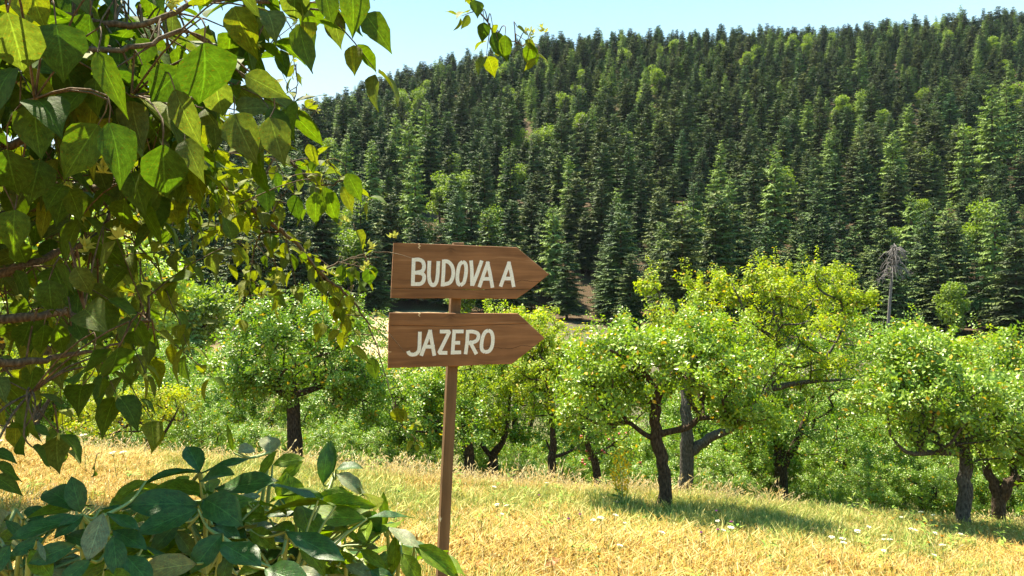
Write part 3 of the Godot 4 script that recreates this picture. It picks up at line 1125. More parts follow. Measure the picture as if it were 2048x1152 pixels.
	# leaves that show singly: [base x, base y, tip x, tip y, distance, material, width]
	var hero := [[15, 25, 60, 165, 0.72, 3, 0.9], [60, -25, 82, 50, 0.8, 2, 1.1], [-20, 15, 2, 135, 0.75, 1, 1.0], [112, 48, 132, 140, 0.8, 1, 1.3], [196, 250, 121, 356, 0.82, 0, 1.15], [218, 246, 262, 364, 0.8, 1, 1.05], [325, 290, 331, 406, 0.8, 1, 1.1], [362, 138, 293, 205, 0.85, 1, 1.2],
		[408, 86, 420, 222, 0.74, 1, 1.35], [195, 105, 244, 216, 0.8, 0, 0.55], [428, 150, 445, 250, 0.85, 3, 0.8], [350, 180, 392, 290, 0.85, 3, 0.7], [370, 280, 398, 340, 0.9, 3, 0.8], [490, 5, 500, 76, 1.15, 1, 1.1], [512, 12, 543, 88, 1.2, 3, 0.9], [588, -28, 592, 54, 1.15, 3, 1.0], [645, -30, 667, 50, 1.15, 0, 1.0], [702, -25, 716, 52, 1.15, 0, 1.0],
		[562, 100, 571, 153, 1.4, 1, 1.0], [586, 84, 592, 120, 1.5, 3, 0.8], [520, 88, 526, 120, 1.5, 1, 0.8], [490, 150, 573, 192, 1.0, 3, 0.85], [472, 220, 552, 204, 1.05, 3, 0.9], [468, 228, 501, 314, 1.0, 3, 1.05], [540, 235, 566, 325, 1.0, 3, 1.0], [538, 218, 583, 288, 1.05, 1, 0.8], [520, 60, 480, 130, 1.2, 1, 1.0], [470, 70, 460, 140, 1.2, 1, 1.1],
		[616, 288, 634, 332, 1.7, 2, 0.9], [694, 347, 724, 402, 1.85, 0, 0.9], [684, 372, 709, 427, 1.85, 2, 0.9], [630, 384, 634, 452, 1.6, 0, 1.05], [588, 390, 596, 442, 1.7, 1, 1.1], [530, 370, 536, 424, 1.7, 1, 1.1], [559, 412, 560, 460, 1.8, 3, 0.9], [552, 345, 562, 385, 1.7, 1, 0.7], [650, 375, 676, 450, 1.7, 0, 0.6], [629, 523, 629, 560, 2.0, 2, 1.2], [712, 462, 740, 494, 2.1, 2, 0.9], [683, 530, 682, 568, 2.05, 0, 1.0],
		[735, 530, 745, 575, 2.05, 1, 1.0], [720, 545, 712, 585, 2.05, 0, 1.0], [700, 590, 698, 620, 2.1, 2, 1.0], [130, 530, 136, 595, 0.95, 1, 1.1], [150, 535, 184, 592, 0.95, 3, 0.9], [98, 560, 102, 625, 0.95, 1, 1.1], [32, 482, 56, 538, 1.0, 0, 0.9], [145, 638, 174, 688, 1.0, 1, 0.9], [236, 695, 228, 768, 0.9, 1, 1.25], [188, 700, 176, 780, 0.9, 1, 1.15], [268, 662, 268, 708, 1.05, 1, 0.9], [205, 488, 226, 542, 1.05, 3, 1.1],
		[62, 642, 42, 705, 0.95, 1, 1.0], [88, 650, 84, 712, 0.95, 0, 1.0], [112, 650, 132, 715, 0.95, 0, 0.6], [48, 858, 38, 908, 0.9, 1, 1.1], [65, 895, 112, 932, 0.9, 1, 0.7], [70, 850, 102, 872, 0.9, 1, 0.9], [20, 855, 52, 846, 0.95, 0, 0.8], [-10, 930, 52, 958, 0.85, 1, 0.7], [-12, 952, 46, 985, 0.85, 1, 0.7], [-15, 905, 28, 912, 0.85, 1, 0.9], [185, 938, 200, 945, 1.6, 1, 0.7], [112, 812, 142, 808, 1.0, 1, 1.1],
		[205, 755, 208, 810, 0.95, 0, 0.5], [165, 770, 150, 798, 0.95, 1, 0.9], [300, 80, 270, 130, 1.0, 1, 1.1], [40, 210, 70, 300, 0.9, 1, 0.9], [15, 300, 30, 400, 0.85, 1, 1.1], [80, 320, 60, 400, 0.9, 1, 1.1], [180, 30, 170, 110, 0.85, 1, 1.0], [285, 130, 330, 190, 0.9, 1, 0.9], [30, 420, 20, 500, 0.9, 0, 1.0], [250, 400, 235, 460, 1.1, 0, 1.0], [700, 690, 745, 725, 2.0, 2, 0.6], [742, 715, 752, 760, 2.0, 0, 1.0],
		[792, 815, 800, 850, 2.1, 2, 1.1], [798, 820, 818, 842, 2.1, 2, 0.9], [986, 66, 1012, 118, 1.85, 1, 0.9], [1010, 70, 1012, 122, 1.8, 0, 0.9], [1050, 80, 1075, 100, 1.85, 2, 1.0], [1060, 85, 1066, 140, 1.85, 0, 0.8], [968, 45, 966, 82, 1.85, 1, 1.0], [985, 50, 995, 75, 1.85, 2, 0.9], [950, 0, 958, 30, 1.85, 0, 1.3], [1000, 92, 1006, 118, 1.85, 2, 1.1], [1070, 118, 1050, 140, 1.85, 2, 0.7], [1035, 55, 1060, 68, 1.85, 2, 1.0]]
	var single := []
	for h in hero:
		if h[4] >= 1.6 and h[4] < 2.1 and h[0] < 760:
			h[4] = minf(h[4] + 0.25, 2.22)
		var a := at(h[0], h[1], h[4])
		var b := at(h[2], h[3], h[4] + rnd(-0.02, 0.05))
		var look := (-(a + b) * 0.5 + Vector3(0, EYE, 0)).normalized()
		var dir := b - a
		var face: Vector3 = (look * 0.85 + Vector3.UP * 0.45 + rnd_dir() * 0.35).normalized()
		leaf_place(a, dir, face, dir.length() * 1.03, h[6], h[5], single)
		# leaf stalk to a twig behind
		var back := a - dir.normalized() * 0.02 + rnd_dir() * 0.008 + Vector3(0, 0.01, -0.01)
		var near := back + Vector3(0, 0.02, -0.02)
		var least := 0.3
		for w in wood:
			if w.distance_to(a) < least:
				least = w.distance_to(a)
				near = w
		tube(twig_soup, curve([near, near.lerp(back, 0.5) + Vector3(0, 0.01, 0), back, a], 2), spread([0.0016, 0.0013, 0.0011, 0.0008], 2), 4, false)
	for p in [[205, 340], [75, 340], [590, 118], [610, 80], [600, 225], [620, 205], [785, 478], [690, 445], [470, 425], [740, 490], [1060, 70], [1080, 60], [230, 480], [175, 500], [340, 8], [730, 540], [490, 500], [545, 560], [660, 545]]:
		for k in 4:
			capsule(at(p[0] + rnd(-9, 9), p[1] + rnd(-9, 9), 1.95 if p[0] > 450 else 1.05), (Vector3.UP + rnd_dir()).normalized(), 0.017)
	for k in 150:
		var p := at(rnd(-60, 370), rnd(-60, 230), rnd(1.05, 1.4)) if k < 70 else at(rnd(-80, 330), rnd(200, 720), rnd(1.3, 1.9))
		twig(p, rnd_dir() + Vector3.DOWN * 0.3, rnd(0.12, 0.25), 0.062 if k < 70 else 0.05, [0, 0, 1, 3] if k < 70 else [0, 2, 3])
		var near := p
		var least := 9.0
		for w in line_wood:
			if w.distance_squared_to(p) < least:
				least = w.distance_squared_to(p)
				near = w
		tube(twig_soup, curve([near, near.lerp(p, 0.5) + Vector3(0, 0.02, 0), p], 2), spread([0.0024, 0.002, 0.0016], 2), 4, false)
	# the mass of the shrub above and to the side of the frame
	for k in 330:
		var p := heart + Vector3(rnd(-0.5, 1.55), rnd(0.2, 1.55), rnd(-0.9, 0.75))
		if p.y < EYE + (-p.z) * 0.41 + 0.05 and p.x > p.z * 0.70 - 0.08:
			continue
		if p.distance_to(Vector3(0, EYE, 0)) < 0.75 or not (p.x < -1.75 or (p.z > -1.15 and p.x < -0.55)):
			continue
		twig(p, rnd_dir() + Vector3.DOWN * 0.2, rnd(0.2, 0.35), 0.068, [0, 0, 1, 3], 0.002)
	part("twigs", twig_soup.mesh(M.twig), shrub).set_meta("kind", "stuff")
	part("seed_capsules", cap_soup.mesh(M.petal), shrub).set_meta("kind", "stuff")
	var eye := Vector3(0, EYE, 0)
	var seen := func(a) -> float:
		var o: Vector3 = a[0].origin
		var out := 0.0 if absf(o.x / -o.z) < 0.69 and absf((o.y - EYE) / -o.z) < 0.39 and o.z < 0 else 9.0
		return o.distance_to(eye) + out
	shrub_leaves.sort_custom(func(a, b): return seen.call(a) < seen.call(b))
	var rest := 300 - single.size()
	single.append_array(shrub_leaves.slice(0, rest))
	for a in single:
		var o := part("leaf", meshes[a[1]], shrub, M.shrub[a[2]])
		o.transform = a[0]
	for mat in 4:
		var s := Soup.new()
		var parts := []
		for q in meshes:
			var t := Soup.new()
			var arr: Array = q.surface_get_arrays(0)
			t.v = arr[Mesh.ARRAY_VERTEX]
			t.n = arr[Mesh.ARRAY_NORMAL]
			t.uv = arr[Mesh.ARRAY_TEX_UV]
			t.i = arr[Mesh.ARRAY_INDEX]
			parts.append(t)
		for a in shrub_leaves.slice(rest):
			if a[2] != mat:
				continue
			var src: Soup = parts[a[1]]
			s.n.append_array(Transform3D(a[0].basis.orthonormalized(), Vector3.ZERO) * src.n)
			s.uv.append_array(src.uv)
			s.add(src, a[0])
		var o := part("foliage", s.mesh(M.shrub[mat]), shrub)
		o.set_meta("kind", "stuff")

# ---------------------------------------------------------------- broad-leaved plants at the front
func broad_plant(label: String, foot: Vector3, nodes: Array, leaves: Array, seed_: int, fill: Array) -> void:
	rng.seed = seed_
	var plant := thing("broadleaf_plant", label, "plant", foot)
	var meshes := []
	var oval := [0.03, 0.42, 0.72, 0.92, 1.0, 0.95, 0.78, 0.45, 0.0]
	for k in 4:
		meshes.append(shaped_leaf(oval, 0.38 + 0.045 * k, 0.20 + 0.06 * k, 0.06 + 0.10 * k, 0.022, 70 + k))
	var s := Soup.new()
	var hubs := []
	for n in nodes:
		var p := at(n[0], n[1], n[2]) - foot
		hubs.append(p)
		var low := Vector3(rnd(-0.12, 0.12), 0, rnd(-0.1, 0.1))
		var mid := low.lerp(p, 0.6) + Vector3(0, 0.1, 0) + rnd_dir() * 0.03
		var one := Soup.new()
		tube(one, curve([low - Vector3(0, 0.05, 0), mid, p], 5), spread([0.007, 0.0055, 0.0033], 5), 7)
		part("stem", one.mesh(M.stem), plant)
	for l in leaves:
		var a := at(l[0], l[1], l[4])
		var b := at(l[2], l[3], l[4] + l[7])
		var look := (Vector3(0, EYE, 0) - (a + b) * 0.5).normalized()
		var dir := b - a
		var face: Vector3 = (look * l[8] + Vector3.UP * (1.15 - l[8]) + rnd_dir() * 0.2).normalized()
		var bag := []
		leaf_place(a - foot, dir, face, dir.length() * 1.03, l[6], l[5], bag)
		var o := part("leaf", meshes[bag[0][1]], plant, M.broad[l[5]])
		o.transform = bag[0][0]
		var best: Vector3 = hubs[0]
		for h in hubs:
			if h.distance_to(a - foot) < best.distance_to(a - foot):
				best = h
		var q := a - foot
		if best.distance_to(q) > 0.004:
			tube(s, curve([best, best.lerp(q, 0.6) + Vector3(0, -0.01, 0), q], 3), spread([0.003, 0.0022, 0.0016], 3), 5, false)
	for k in fill[4]:
		var a := at(rnd(fill[0], fill[1]), rnd(fill[2], fill[3]), fill[5] + rnd(0.0, 0.28))
		var turn := rnd(0, TAU)
		var dir := Vector3(cos(turn), rnd(-0.5, 0.35), sin(turn))
		var bag := []
		leaf_place(a - foot, dir, Vector3.UP + rnd_dir() * 0.5, rnd(0.07, 0.12), rnd(0.8, 1.2), [0, 1, 1, 1, 2][rng.randi() % 5], bag)
		var o := part("leaf", meshes[bag[0][1]], plant, M.broad[bag[0][2]])
		o.transform = bag[0][0]
		var best: Vector3 = hubs[rng.randi() % hubs.size()]
		for h in hubs:
			if h.distance_to(a - foot) < best.distance_to(a - foot):
				best = h
		tube(s, curve([best - Vector3(0, 0.10, 0), best.lerp(a - foot, 0.6) - Vector3(0, 0.03, 0), a - foot], 3), spread([0.003, 0.0022, 0.0016], 3), 5, false)
	# leaves lower down the stems, out of the picture
	for h in hubs:
		for k in 5:
			var p: Vector3 = (h as Vector3) * rnd(0.55, 0.86)
			var a := rnd(0, TAU)
			var dir := Vector3(cos(a), rnd(-0.4, 0.3), sin(a))
			var bag := []
			leaf_place(p, dir, Vector3.UP + rnd_dir() * 0.3, rnd(0.10, 0.14), 1.0, [0, 0, 1][rng.randi() % 3], bag)
			var o := part("leaf", meshes[bag[0][1]], plant, M.broad[bag[0][2]])
			o.transform = bag[0][0]
	part("leaf_stalks", s.mesh(M.stem), plant).set_meta("kind", "stuff")

func build_front_plants() -> void:
	var m := StandardMaterial3D.new()
	m.albedo_color = lin(0.20, 0.26, 0.07)
	m.roughness = 0.5
	M.stem = m
	# leaf: base x, y, tip x, y, distance, material, width, how much farther the tip is, how far it faces us
	broad_plant("dark bluish broad-leaved plant in front of the meadow, with whorled leaves", on_ground(450, 1.35),
		[[400, 946, 1.12], [412, 1012, 1.1], [445, 1075, 1.0], [575, 1062, 1.1], [540, 960, 1.3], [668, 948, 1.35], [600, 1015, 1.25], [540, 905, 1.4]],
		[[400, 946, 284, 940, 1.1, 0, 0.6, -0.03, 0.25], [400, 944, 376, 882, 1.1, 0, 1.1, 0.03, 0.75], [402, 946, 504, 912, 1.1, 0, 0.9, 0.02, 0.35], [430, 978, 551, 958, 1.08, 0, 0.9, -0.03, 0.5], [400, 962, 452, 932, 1.06, 0, 1.1, -0.03, 0.6],
		[396, 1010, 262, 1000, 1.06, 0, 1.15, -0.05, 0.5], [396, 1018, 275, 1062, 1.02, 0, 1.2, -0.05, 0.6], [342, 985, 375, 948, 1.2, 1, 1.1, 0.02, 0.7], [408, 998, 468, 1026, 1.04, 0, 1.25, -0.04, 0.7], [445, 1068, 380, 1132, 0.98, 0, 1.2, -0.04, 0.7], [440, 1084, 518, 1126, 0.97, 0, 1.2, -0.05, 0.6],
		[572, 1064, 686, 1116, 1.08, 0, 0.85, -0.05, 0.45], [590, 1064, 538, 1040, 1.1, 1, 1.2, 0.02, 0.4], [540, 1038, 458, 1034, 1.15, 1, 1.0, 0.0, 0.35], [540, 908, 540, 864, 1.4, 2, 1.6, 0.03, 0.5], [476, 905, 512, 888, 1.35, 2, 1.3, 0.03, 0.5], [466, 905, 455, 850, 1.4, 1, 0.5, 0.0, 0.7], [518, 955, 548, 902, 1.3, 1, 0.9, 0.0, 0.75],
		[545, 930, 608, 912, 1.32, 1, 1.2, 0.02, 0.7], [558, 965, 602, 924, 1.28, 1, 0.9, 0.0, 0.75], [592, 1025, 582, 952, 1.2, 1, 1.3, 0.0, 0.85], [560, 1000, 570, 950, 1.22, 1, 1.1, 0.0, 0.7], [618, 1022, 732, 1004, 1.22, 1, 0.85, -0.03, 0.7], [625, 1002, 697, 978, 1.25, 1, 0.7, 0.0, 0.6], [646, 968, 656, 890, 1.32, 0, 0.9, 0.0, 0.85], [666, 946, 660, 884, 1.34, 0, 0.7, 0.0, 0.8],
		[672, 940, 718, 922, 1.34, 0, 1.1, 0.0, 0.4], [672, 948, 726, 975, 1.32, 2, 0.9, -0.02, 0.4], [650, 980, 700, 985, 1.3, 1, 1.1, 0.0, 0.6], [392, 1128, 280, 1138, 0.94, 3, 1.25, -0.03, 0.8], [475, 1150, 530, 1120, 1.0, 1, 1.2, 0.02, 0.7], [530, 1138, 610, 1160, 0.98, 0, 1.2, -0.03, 0.5], [580, 1140, 645, 1158, 1.0, 2, 0.9, -0.03, 0.4],
		[480, 1000, 520, 985, 1.25, 2, 1.2, 0.02, 0.5], [430, 1050, 480, 1075, 1.08, 0, 1.1, -0.02, 0.6], [500, 1060, 545, 1085, 1.12, 1, 1.1, -0.02, 0.7], [360, 1040, 300, 1105, 1.05, 0, 1.1, -0.03, 0.7], [600, 1090, 650, 1130, 1.1, 1, 1.0, -0.03, 0.6], [505, 1010, 530, 1030, 1.2, 1, 1.2, 0.0, 0.6], [560, 1110, 560, 1160, 1.05, 1, 0.9, -0.02, 0.8], [460, 1110, 440, 1165, 0.98, 0, 1.1, -0.02, 0.8], [350, 1060, 390, 1110, 1.08, 0, 1.0, 0.0, 0.7]], 900, [300, 740, 985, 1165, 100, 1.10])
	broad_plant("dark broad-leaved plant at lower left corner, with one pale drooping leaf", on_ground(110, 1.15),
		[[162, 1030, 0.95], [212, 1030, 0.95], [60, 1080, 0.9], [30, 1020, 1.0], [225, 1085, 0.92]],
		[[162, 1026, 142, 956, 0.95, 0, 1.15, 0.0, 0.75], [152, 1022, 86, 956, 0.96, 0, 0.9, 0.03, 0.6], [165, 1036, 22, 1062, 0.92, 0, 0.9, -0.04, 0.5], [166, 1032, 112, 1064, 0.92, 0, 1.1, -0.03, 0.6], [206, 1026, 176, 1118, 0.9, 2, 1.25, -0.04, 0.85], [226, 1072, 236, 1142, 0.9, 0, 1.05, -0.03, 0.85], [292, 962, 220, 996, 1.05, 1, 0.9, 0.0, 0.5],
		[200, 1018, 264, 1014, 0.98, 0, 0.9, 0.02, 0.3], [214, 1026, 278, 1056, 0.95, 0, 0.9, -0.02, 0.5], [36, 1022, -6, 1066, 1.0, 0, 0.9, 0.0, 0.5], [225, 1060, 290, 1090, 0.95, 0, 1.0, -0.02, 0.6], [150, 1090, 60, 1120, 0.86, 0, 1.1, -0.03, 0.7], [90, 1075, 20, 1110, 0.88, 0, 1.1, -0.03, 0.7], [180, 1120, 120, 1165, 0.86, 0, 1.2, -0.03, 0.8], [60, 1100, 100, 1150, 0.86, 1, 1.1, -0.03, 0.8], [20, 1090, -20, 1150, 0.85, 0, 1.1, -0.03, 0.7],
		[80, 1050, 60, 1000, 1.0, 0, 1.0, 0.02, 0.6], [45, 1060, 100, 1030, 1.0, 0, 1.0, 0.03, 0.4], [250, 1110, 300, 1160, 0.9, 0, 1.1, -0.03, 0.8], [210, 1140, 260, 1170, 0.88, 1, 1.1, -0.02, 0.7], [75, 1080, 90, 1120, 0.85, 2, 0.5, -0.02, 0.6], [10, 1040, 50, 1075, 0.95, 0, 1.0, 0.0, 0.6], [130, 1070, 190, 1085, 0.92, 0, 1.1, -0.02, 0.7]], 910, [-30, 300, 1035, 1170, 50, 0.93])
	broad_plant("low broad-leaved plant close in front of the signpost foot, with green upright leaf", on_ground(780, 1.5),
		[[775, 1060, 1.35], [800, 1085, 1.3], [690, 1100, 1.25], [830, 1095, 1.3]],
		[[768, 1062, 768, 988, 1.35, 1, 0.6, 0.0, 0.8], [790, 1072, 786, 1142, 1.3, 1, 0.8, -0.03, 0.8], [776, 1054, 838, 1092, 1.3, 2, 1.1, -0.03, 0.5], [828, 1092, 914, 1136, 1.28, 1, 0.75, -0.03, 0.7], [806, 1108, 836, 1160, 1.25, 1, 1.1, -0.03, 0.8], [688, 1088, 758, 1094, 1.3, 2, 0.9, 0.0, 0.4], [690, 1128, 742, 1148, 1.22, 2, 1.2, -0.03, 0.5], [770, 1050, 800, 1045, 1.36, 0, 1.0, 0.03, 0.4],
		[700, 1115, 660, 1085, 1.3, 1, 0.9, 0.02, 0.5], [720, 1100, 770, 1130, 1.25, 1, 0.8, -0.02, 0.6], [690, 1060, 720, 1080, 1.3, 1, 0.8, 0.0, 0.5], [740, 1140, 790, 1165, 1.2, 0, 1.1, -0.02, 0.7], [670, 1130, 650, 1160, 1.2, 1, 1.0, 0.0, 0.7]], 920, [650, 850, 1085, 1170, 18, 1.28])

# ---------------------------------------------------------------- orchard
func local(px: float, py: float, d: float, foot: Vector3) -> Vector3:
	return at(px, py, d) - foot

func lobe(px: float, py: float, rx: float, ry: float, d: float, deep: float, n: int, foot: Vector3) -> Array:
	return [at(px, py, d) - foot, Vector3(rx / LENS * d, ry / LENS * d, deep), n]

func build_orchard() -> void:
	for kind in ["apple", "cherry"]:
		shoots[kind] = []
		for k in 5:
			shoots[kind].append(shoot(kind, 600 + k))
	var f: Vector3
	# apple tree left of the sign
	f = on_ground(592, 17.6)
	var apple_a := broad_tree("apple_tree", "round glossy apple tree with straight dark trunk, left of the signpost", "tree", f, {"seed": 31,
		"limbs": [[[Vector3(0, 0, 0), 0.20], [local(590, 850, 17.6, f), 0.165], [local(584, 795, 17.6, f), 0.14], [local(582, 760, 17.6, f), 0.10]], [[local(584, 800, 17.6, f), 0.09], [local(540, 770, 17.2, f), 0.06], [local(490, 750, 17.0, f), 0.03]], [[local(586, 790, 17.6, f), 0.09], [local(650, 770, 17.9, f), 0.06], [local(710, 740, 18.0, f), 0.03]]],
		"lobes": [lobe(600, 706, 180, 96, 17.6, 1.9, 420, f), lobe(590, 645, 130, 62, 17.6, 1.3, 190, f), lobe(470, 755, 70, 45, 17.2, 1.0, 70, f), lobe(720, 790, 80, 60, 17.6, 1.0, 110, f)], "per": 4, "leaf": 1.1, "spikes": 60})
	# apple tree right of the sign
	f = on_ground(1327, 12.0)
	broad_tree("apple_tree", "apple tree with bent trunk and spreading flat crown standing in the dry meadow", "tree", f, {"seed": 32,
		"limbs": [[[Vector3(0, 0, 0), 0.12], [local(1330, 985, 12, f), 0.11], [local(1326, 930, 12, f), 0.10], [local(1313, 870, 12, f), 0.095], [local(1311, 820, 12, f), 0.085], [local(1319, 772, 12, f), 0.06]],
			[[local(1318, 868, 12, f), 0.06], [local(1375, 854, 11.9, f), 0.05], [local(1400, 836, 11.8, f), 0.042], [local(1440, 834, 11.7, f), 0.035], [local(1520, 800, 11.6, f), 0.016]], [[local(1311, 880, 12, f), 0.05], [local(1280, 862, 12.0, f), 0.04], [local(1255, 845, 12.0, f), 0.034], [local(1205, 850, 12.2, f), 0.026], [local(1160, 830, 12.3, f), 0.015]],
			[[local(1316, 790, 12, f), 0.07], [local(1350, 740, 12.4, f), 0.05], [local(1420, 700, 12.8, f), 0.025]], [[local(1318, 780, 12, f), 0.06], [local(1270, 730, 11.7, f), 0.045], [local(1220, 700, 11.4, f), 0.02]]],
		"lobes": [lobe(1320, 725, 190, 75, 12, 1.5, 270, f), lobe(1250, 690, 110, 45, 12, 1.0, 80, f), lobe(1480, 800, 85, 55, 11.8, 0.9, 80, f), lobe(1200, 800, 80, 55, 12, 1.0, 80, f), lobe(1390, 680, 90, 40, 12.3, 0.9, 60, f)], "per": 4, "leaf": 0.95, "tint": Color(1.15, 1.06, 0.8), "spikes": 30})
	# big old cherry behind it
	f = on_ground(1365, 16.0)
	broad_tree("cherry_tree", "largest yellow-green fruit tree, with gnarled grey limbs showing through its crown", "tree", f, {"seed": 33, "kind": "cherry", "bark": "grey_bark",
		"limbs": [[[Vector3(0, 0, 0), 0.17], [local(1372, 925, 16, f), 0.15], [local(1374, 860, 16, f), 0.13], [local(1372, 780, 16.2, f), 0.13], [local(1380, 680, 16.4, f), 0.08], [local(1400, 600, 16.4, f), 0.03]],
			[[local(1378, 905, 16, f), 0.11], [local(1420, 876, 15.9, f), 0.10], [local(1480, 845, 15.7, f), 0.085], [local(1540, 770, 15.7, f), 0.07], [local(1555, 690, 15.8, f), 0.075], [local(1548, 610, 16.0, f), 0.04], [local(1560, 555, 16, f), 0.015]],
			[[local(1536, 780, 15.7, f), 0.07], [local(1600, 765, 15.5, f), 0.05], [local(1680, 760, 15.3, f), 0.02]], [[local(1545, 760, 15.7, f), 0.07], [local(1590, 735, 15.6, f), 0.055], [local(1650, 715, 15.5, f), 0.035], [local(1690, 650, 15.6, f), 0.015]],
			[[local(1374, 790, 16.2, f), 0.08], [local(1340, 690, 16.3, f), 0.05], [local(1330, 640, 16.3, f), 0.02]], [[local(1553, 680, 15.8, f), 0.05], [local(1500, 640, 15.4, f), 0.03], [local(1470, 580, 15.3, f), 0.015]]],
		"lobes": [lobe(1500, 640, 205, 95, 16, 2.0, 210, f), lobe(1410, 580, 100, 50, 16, 1.2, 70, f), lobe(1560, 560, 90, 50, 16.2, 1.2, 70, f), lobe(1650, 620, 105, 70, 16.2, 1.4, 90, f), lobe(1620, 720, 120, 70, 16.2, 1.4, 60, f), lobe(1300, 650, 55, 45, 16, 0.8, 40, f), lobe(1690, 550, 22, 30, 16, 0.4, 8, f)], "per": 4, "leaf": 1.0, "gaps": 0.34, "twig": 0.006, "spikes": 45})
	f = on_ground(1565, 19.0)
	var deep := broad_tree("fruit_tree", "dense fruit tree with forked trunk and shade put into its leaf green, behind the largest fruit tree", "tree", f, {"seed": 34,  # darker apple leaf green stands in for shade behind the orchard
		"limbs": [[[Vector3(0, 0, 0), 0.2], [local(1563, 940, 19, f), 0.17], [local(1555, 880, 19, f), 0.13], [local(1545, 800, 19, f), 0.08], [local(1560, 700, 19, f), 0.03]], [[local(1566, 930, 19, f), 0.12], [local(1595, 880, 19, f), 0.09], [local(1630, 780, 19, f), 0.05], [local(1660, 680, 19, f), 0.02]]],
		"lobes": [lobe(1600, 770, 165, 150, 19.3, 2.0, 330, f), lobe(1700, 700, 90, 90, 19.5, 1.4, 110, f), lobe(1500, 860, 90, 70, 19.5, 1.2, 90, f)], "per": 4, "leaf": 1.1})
	# apple trees at the right
	f = on_ground(1925, 13.0)
	broad_tree("apple_tree", "broad apple tree with thick upright trunk near the right end of the meadow", "tree", f, {"seed": 35, "bark": "grey_bark",
		"limbs": [[[Vector3(0, 0, 0), 0.125], [local(1928, 990, 13, f), 0.115], [local(1930, 930, 13, f), 0.11], [local(1925, 860, 13, f), 0.085], [local(1910, 790, 13, f), 0.06]], [[local(1925, 905, 13, f), 0.07], [local(1870, 905, 12.8, f), 0.05], [local(1815, 905, 12.6, f), 0.035], [local(1780, 870, 12.6, f), 0.02]], [[local(1930, 880, 13, f), 0.08], [local(1990, 820, 13.2, f), 0.05], [local(2040, 790, 13.2, f), 0.02]]],
		"lobes": [lobe(1890, 790, 165, 95, 13, 1.6, 260, f), lobe(1850, 715, 110, 55, 13, 1.1, 90, f), lobe(1760, 790, 70, 65, 12.8, 0.9, 70, f), lobe(1960, 860, 110, 60, 13, 1.0, 110, f)], "per": 4, "leaf": 1.0, "tint": Color(1.12, 1.06, 1.1), "spikes": 35})
	f = on_ground(2000, 14.2)
	broad_tree("apple_tree", "apple tree with leaning split trunk, cut by the right edge", "tree", f, {"seed": 36,
		"limbs": [[[Vector3(0, 0, 0), 0.13], [local(1996, 990, 14.2, f), 0.11], [local(1975, 940, 14.3, f), 0.08], [local(1955, 890, 14.4, f), 0.05]], [[local(2002, 1000, 14.2, f), 0.12], [local(2020, 965, 14.1, f), 0.10], [local(2070, 945, 14, f), 0.08], [local(2120, 850, 14, f), 0.04]]],
		"lobes": [lobe(2070, 790, 120, 110, 14, 1.5, 230, f), lobe(2030, 720, 80, 60, 14.2, 1.0, 70, f), lobe(2080, 900, 80, 60, 14, 1.0, 60, f)], "per": 4, "leaf": 1.05, "tint": Color(1.05, 1.0, 0.9)})
	f = on_ground(1850, 22.0)
	broad_tree("cherry_tree", "bright cherry tree with knobbly drooping leaf clusters, rising behind the thick-trunked apple tree", "tree", f, {"seed": 37, "kind": "cherry",
		"limbs": [[[Vector3(0, 0, 0), 0.2], [local(1850, 900, 22, f), 0.16], [local(1860, 780, 22, f), 0.08], [local(1870, 700, 22, f), 0.03]]],
		"lobes": [lobe(1870, 760, 120, 100, 22, 2.0, 190, f), lobe(1860, 680, 70, 35, 22, 1.2, 45, f), lobe(1980, 720, 75, 60, 22, 1.2, 80, f)], "per": 4, "leaf": 1.15, "gaps": 0.2})
	f = on_ground(2010, 24.0)
	broad_tree("cherry_tree", "bright cherry tree behind the leaning split-trunk apple tree", "tree", f, {"seed": 38, "kind": "cherry",
		"limbs": [[[Vector3(0, 0, 0), 0.2], [local(2010, 900, 24, f), 0.15], [local(2000, 760, 24, f), 0.08]]],
		"lobes": [lobe(1995, 735, 100, 75, 24, 2.2, 180, f), lobe(2010, 840, 120, 90, 24, 2.0, 130, f)], "per": 4, "leaf": 1.2, "gaps": 0.15})
	# the group behind the sign
	f = on_ground(985, 19.5)
	broad_tree("plum_tree", "plum tree with forked black trunk, behind the signpost", "tree", f, {"seed": 39, "kind": "cherry",
		"limbs": [[[Vector3(0, 0, 0), 0.16], [local(985, 935, 19.5, f), 0.13], [local(990, 905, 19.5, f), 0.11], [local(1010, 870, 19.5, f), 0.07], [local(1020, 780, 19.5, f), 0.03]], [[local(988, 915, 19.5, f), 0.08], [local(965, 890, 19.5, f), 0.06], [local(940, 800, 19.5, f), 0.03]]],
		"lobes": [lobe(960, 760, 130, 120, 19.5, 2.0, 300, f), lobe(1000, 650, 100, 60, 20, 1.4, 110, f), lobe(880, 820, 80, 70, 19.5, 1.2, 90, f)], "per": 4, "leaf": 1.05, "tint": Color(0.95, 1.0, 0.95)})
	f = on_ground(1098, 18.2)
	broad_tree("plum_tree", "plum tree with slender curved black trunk, between the signpost and the bent apple tree", "tree", f, {"seed": 40, "kind": "cherry",
		"limbs": [[[Vector3(0, 0, 0), 0.13], [local(1103, 935, 18.2, f), 0.105], [local(1107, 890, 18.2, f), 0.085], [local(1100, 830, 18.2, f), 0.05], [local(1090, 740, 18.2, f), 0.02]], [[local(1106, 915, 18.2, f), 0.05], [local(1135, 905, 18.2, f), 0.035], [local(1165, 890, 18.2, f), 0.02]], [[local(1105, 915, 18.2, f), 0.04], [local(1092, 880, 18.2, f), 0.02]]],
		"lobes": [lobe(1085, 760, 95, 95, 18.2, 1.6, 220, f), lobe(1070, 650, 70, 50, 18.6, 1.0, 70, f), lobe(1150, 700, 70, 60, 18.5, 1.0, 70, f)], "per": 4, "leaf": 1.0, "gaps": 0.2})
	f = on_ground(1200, 17.0)
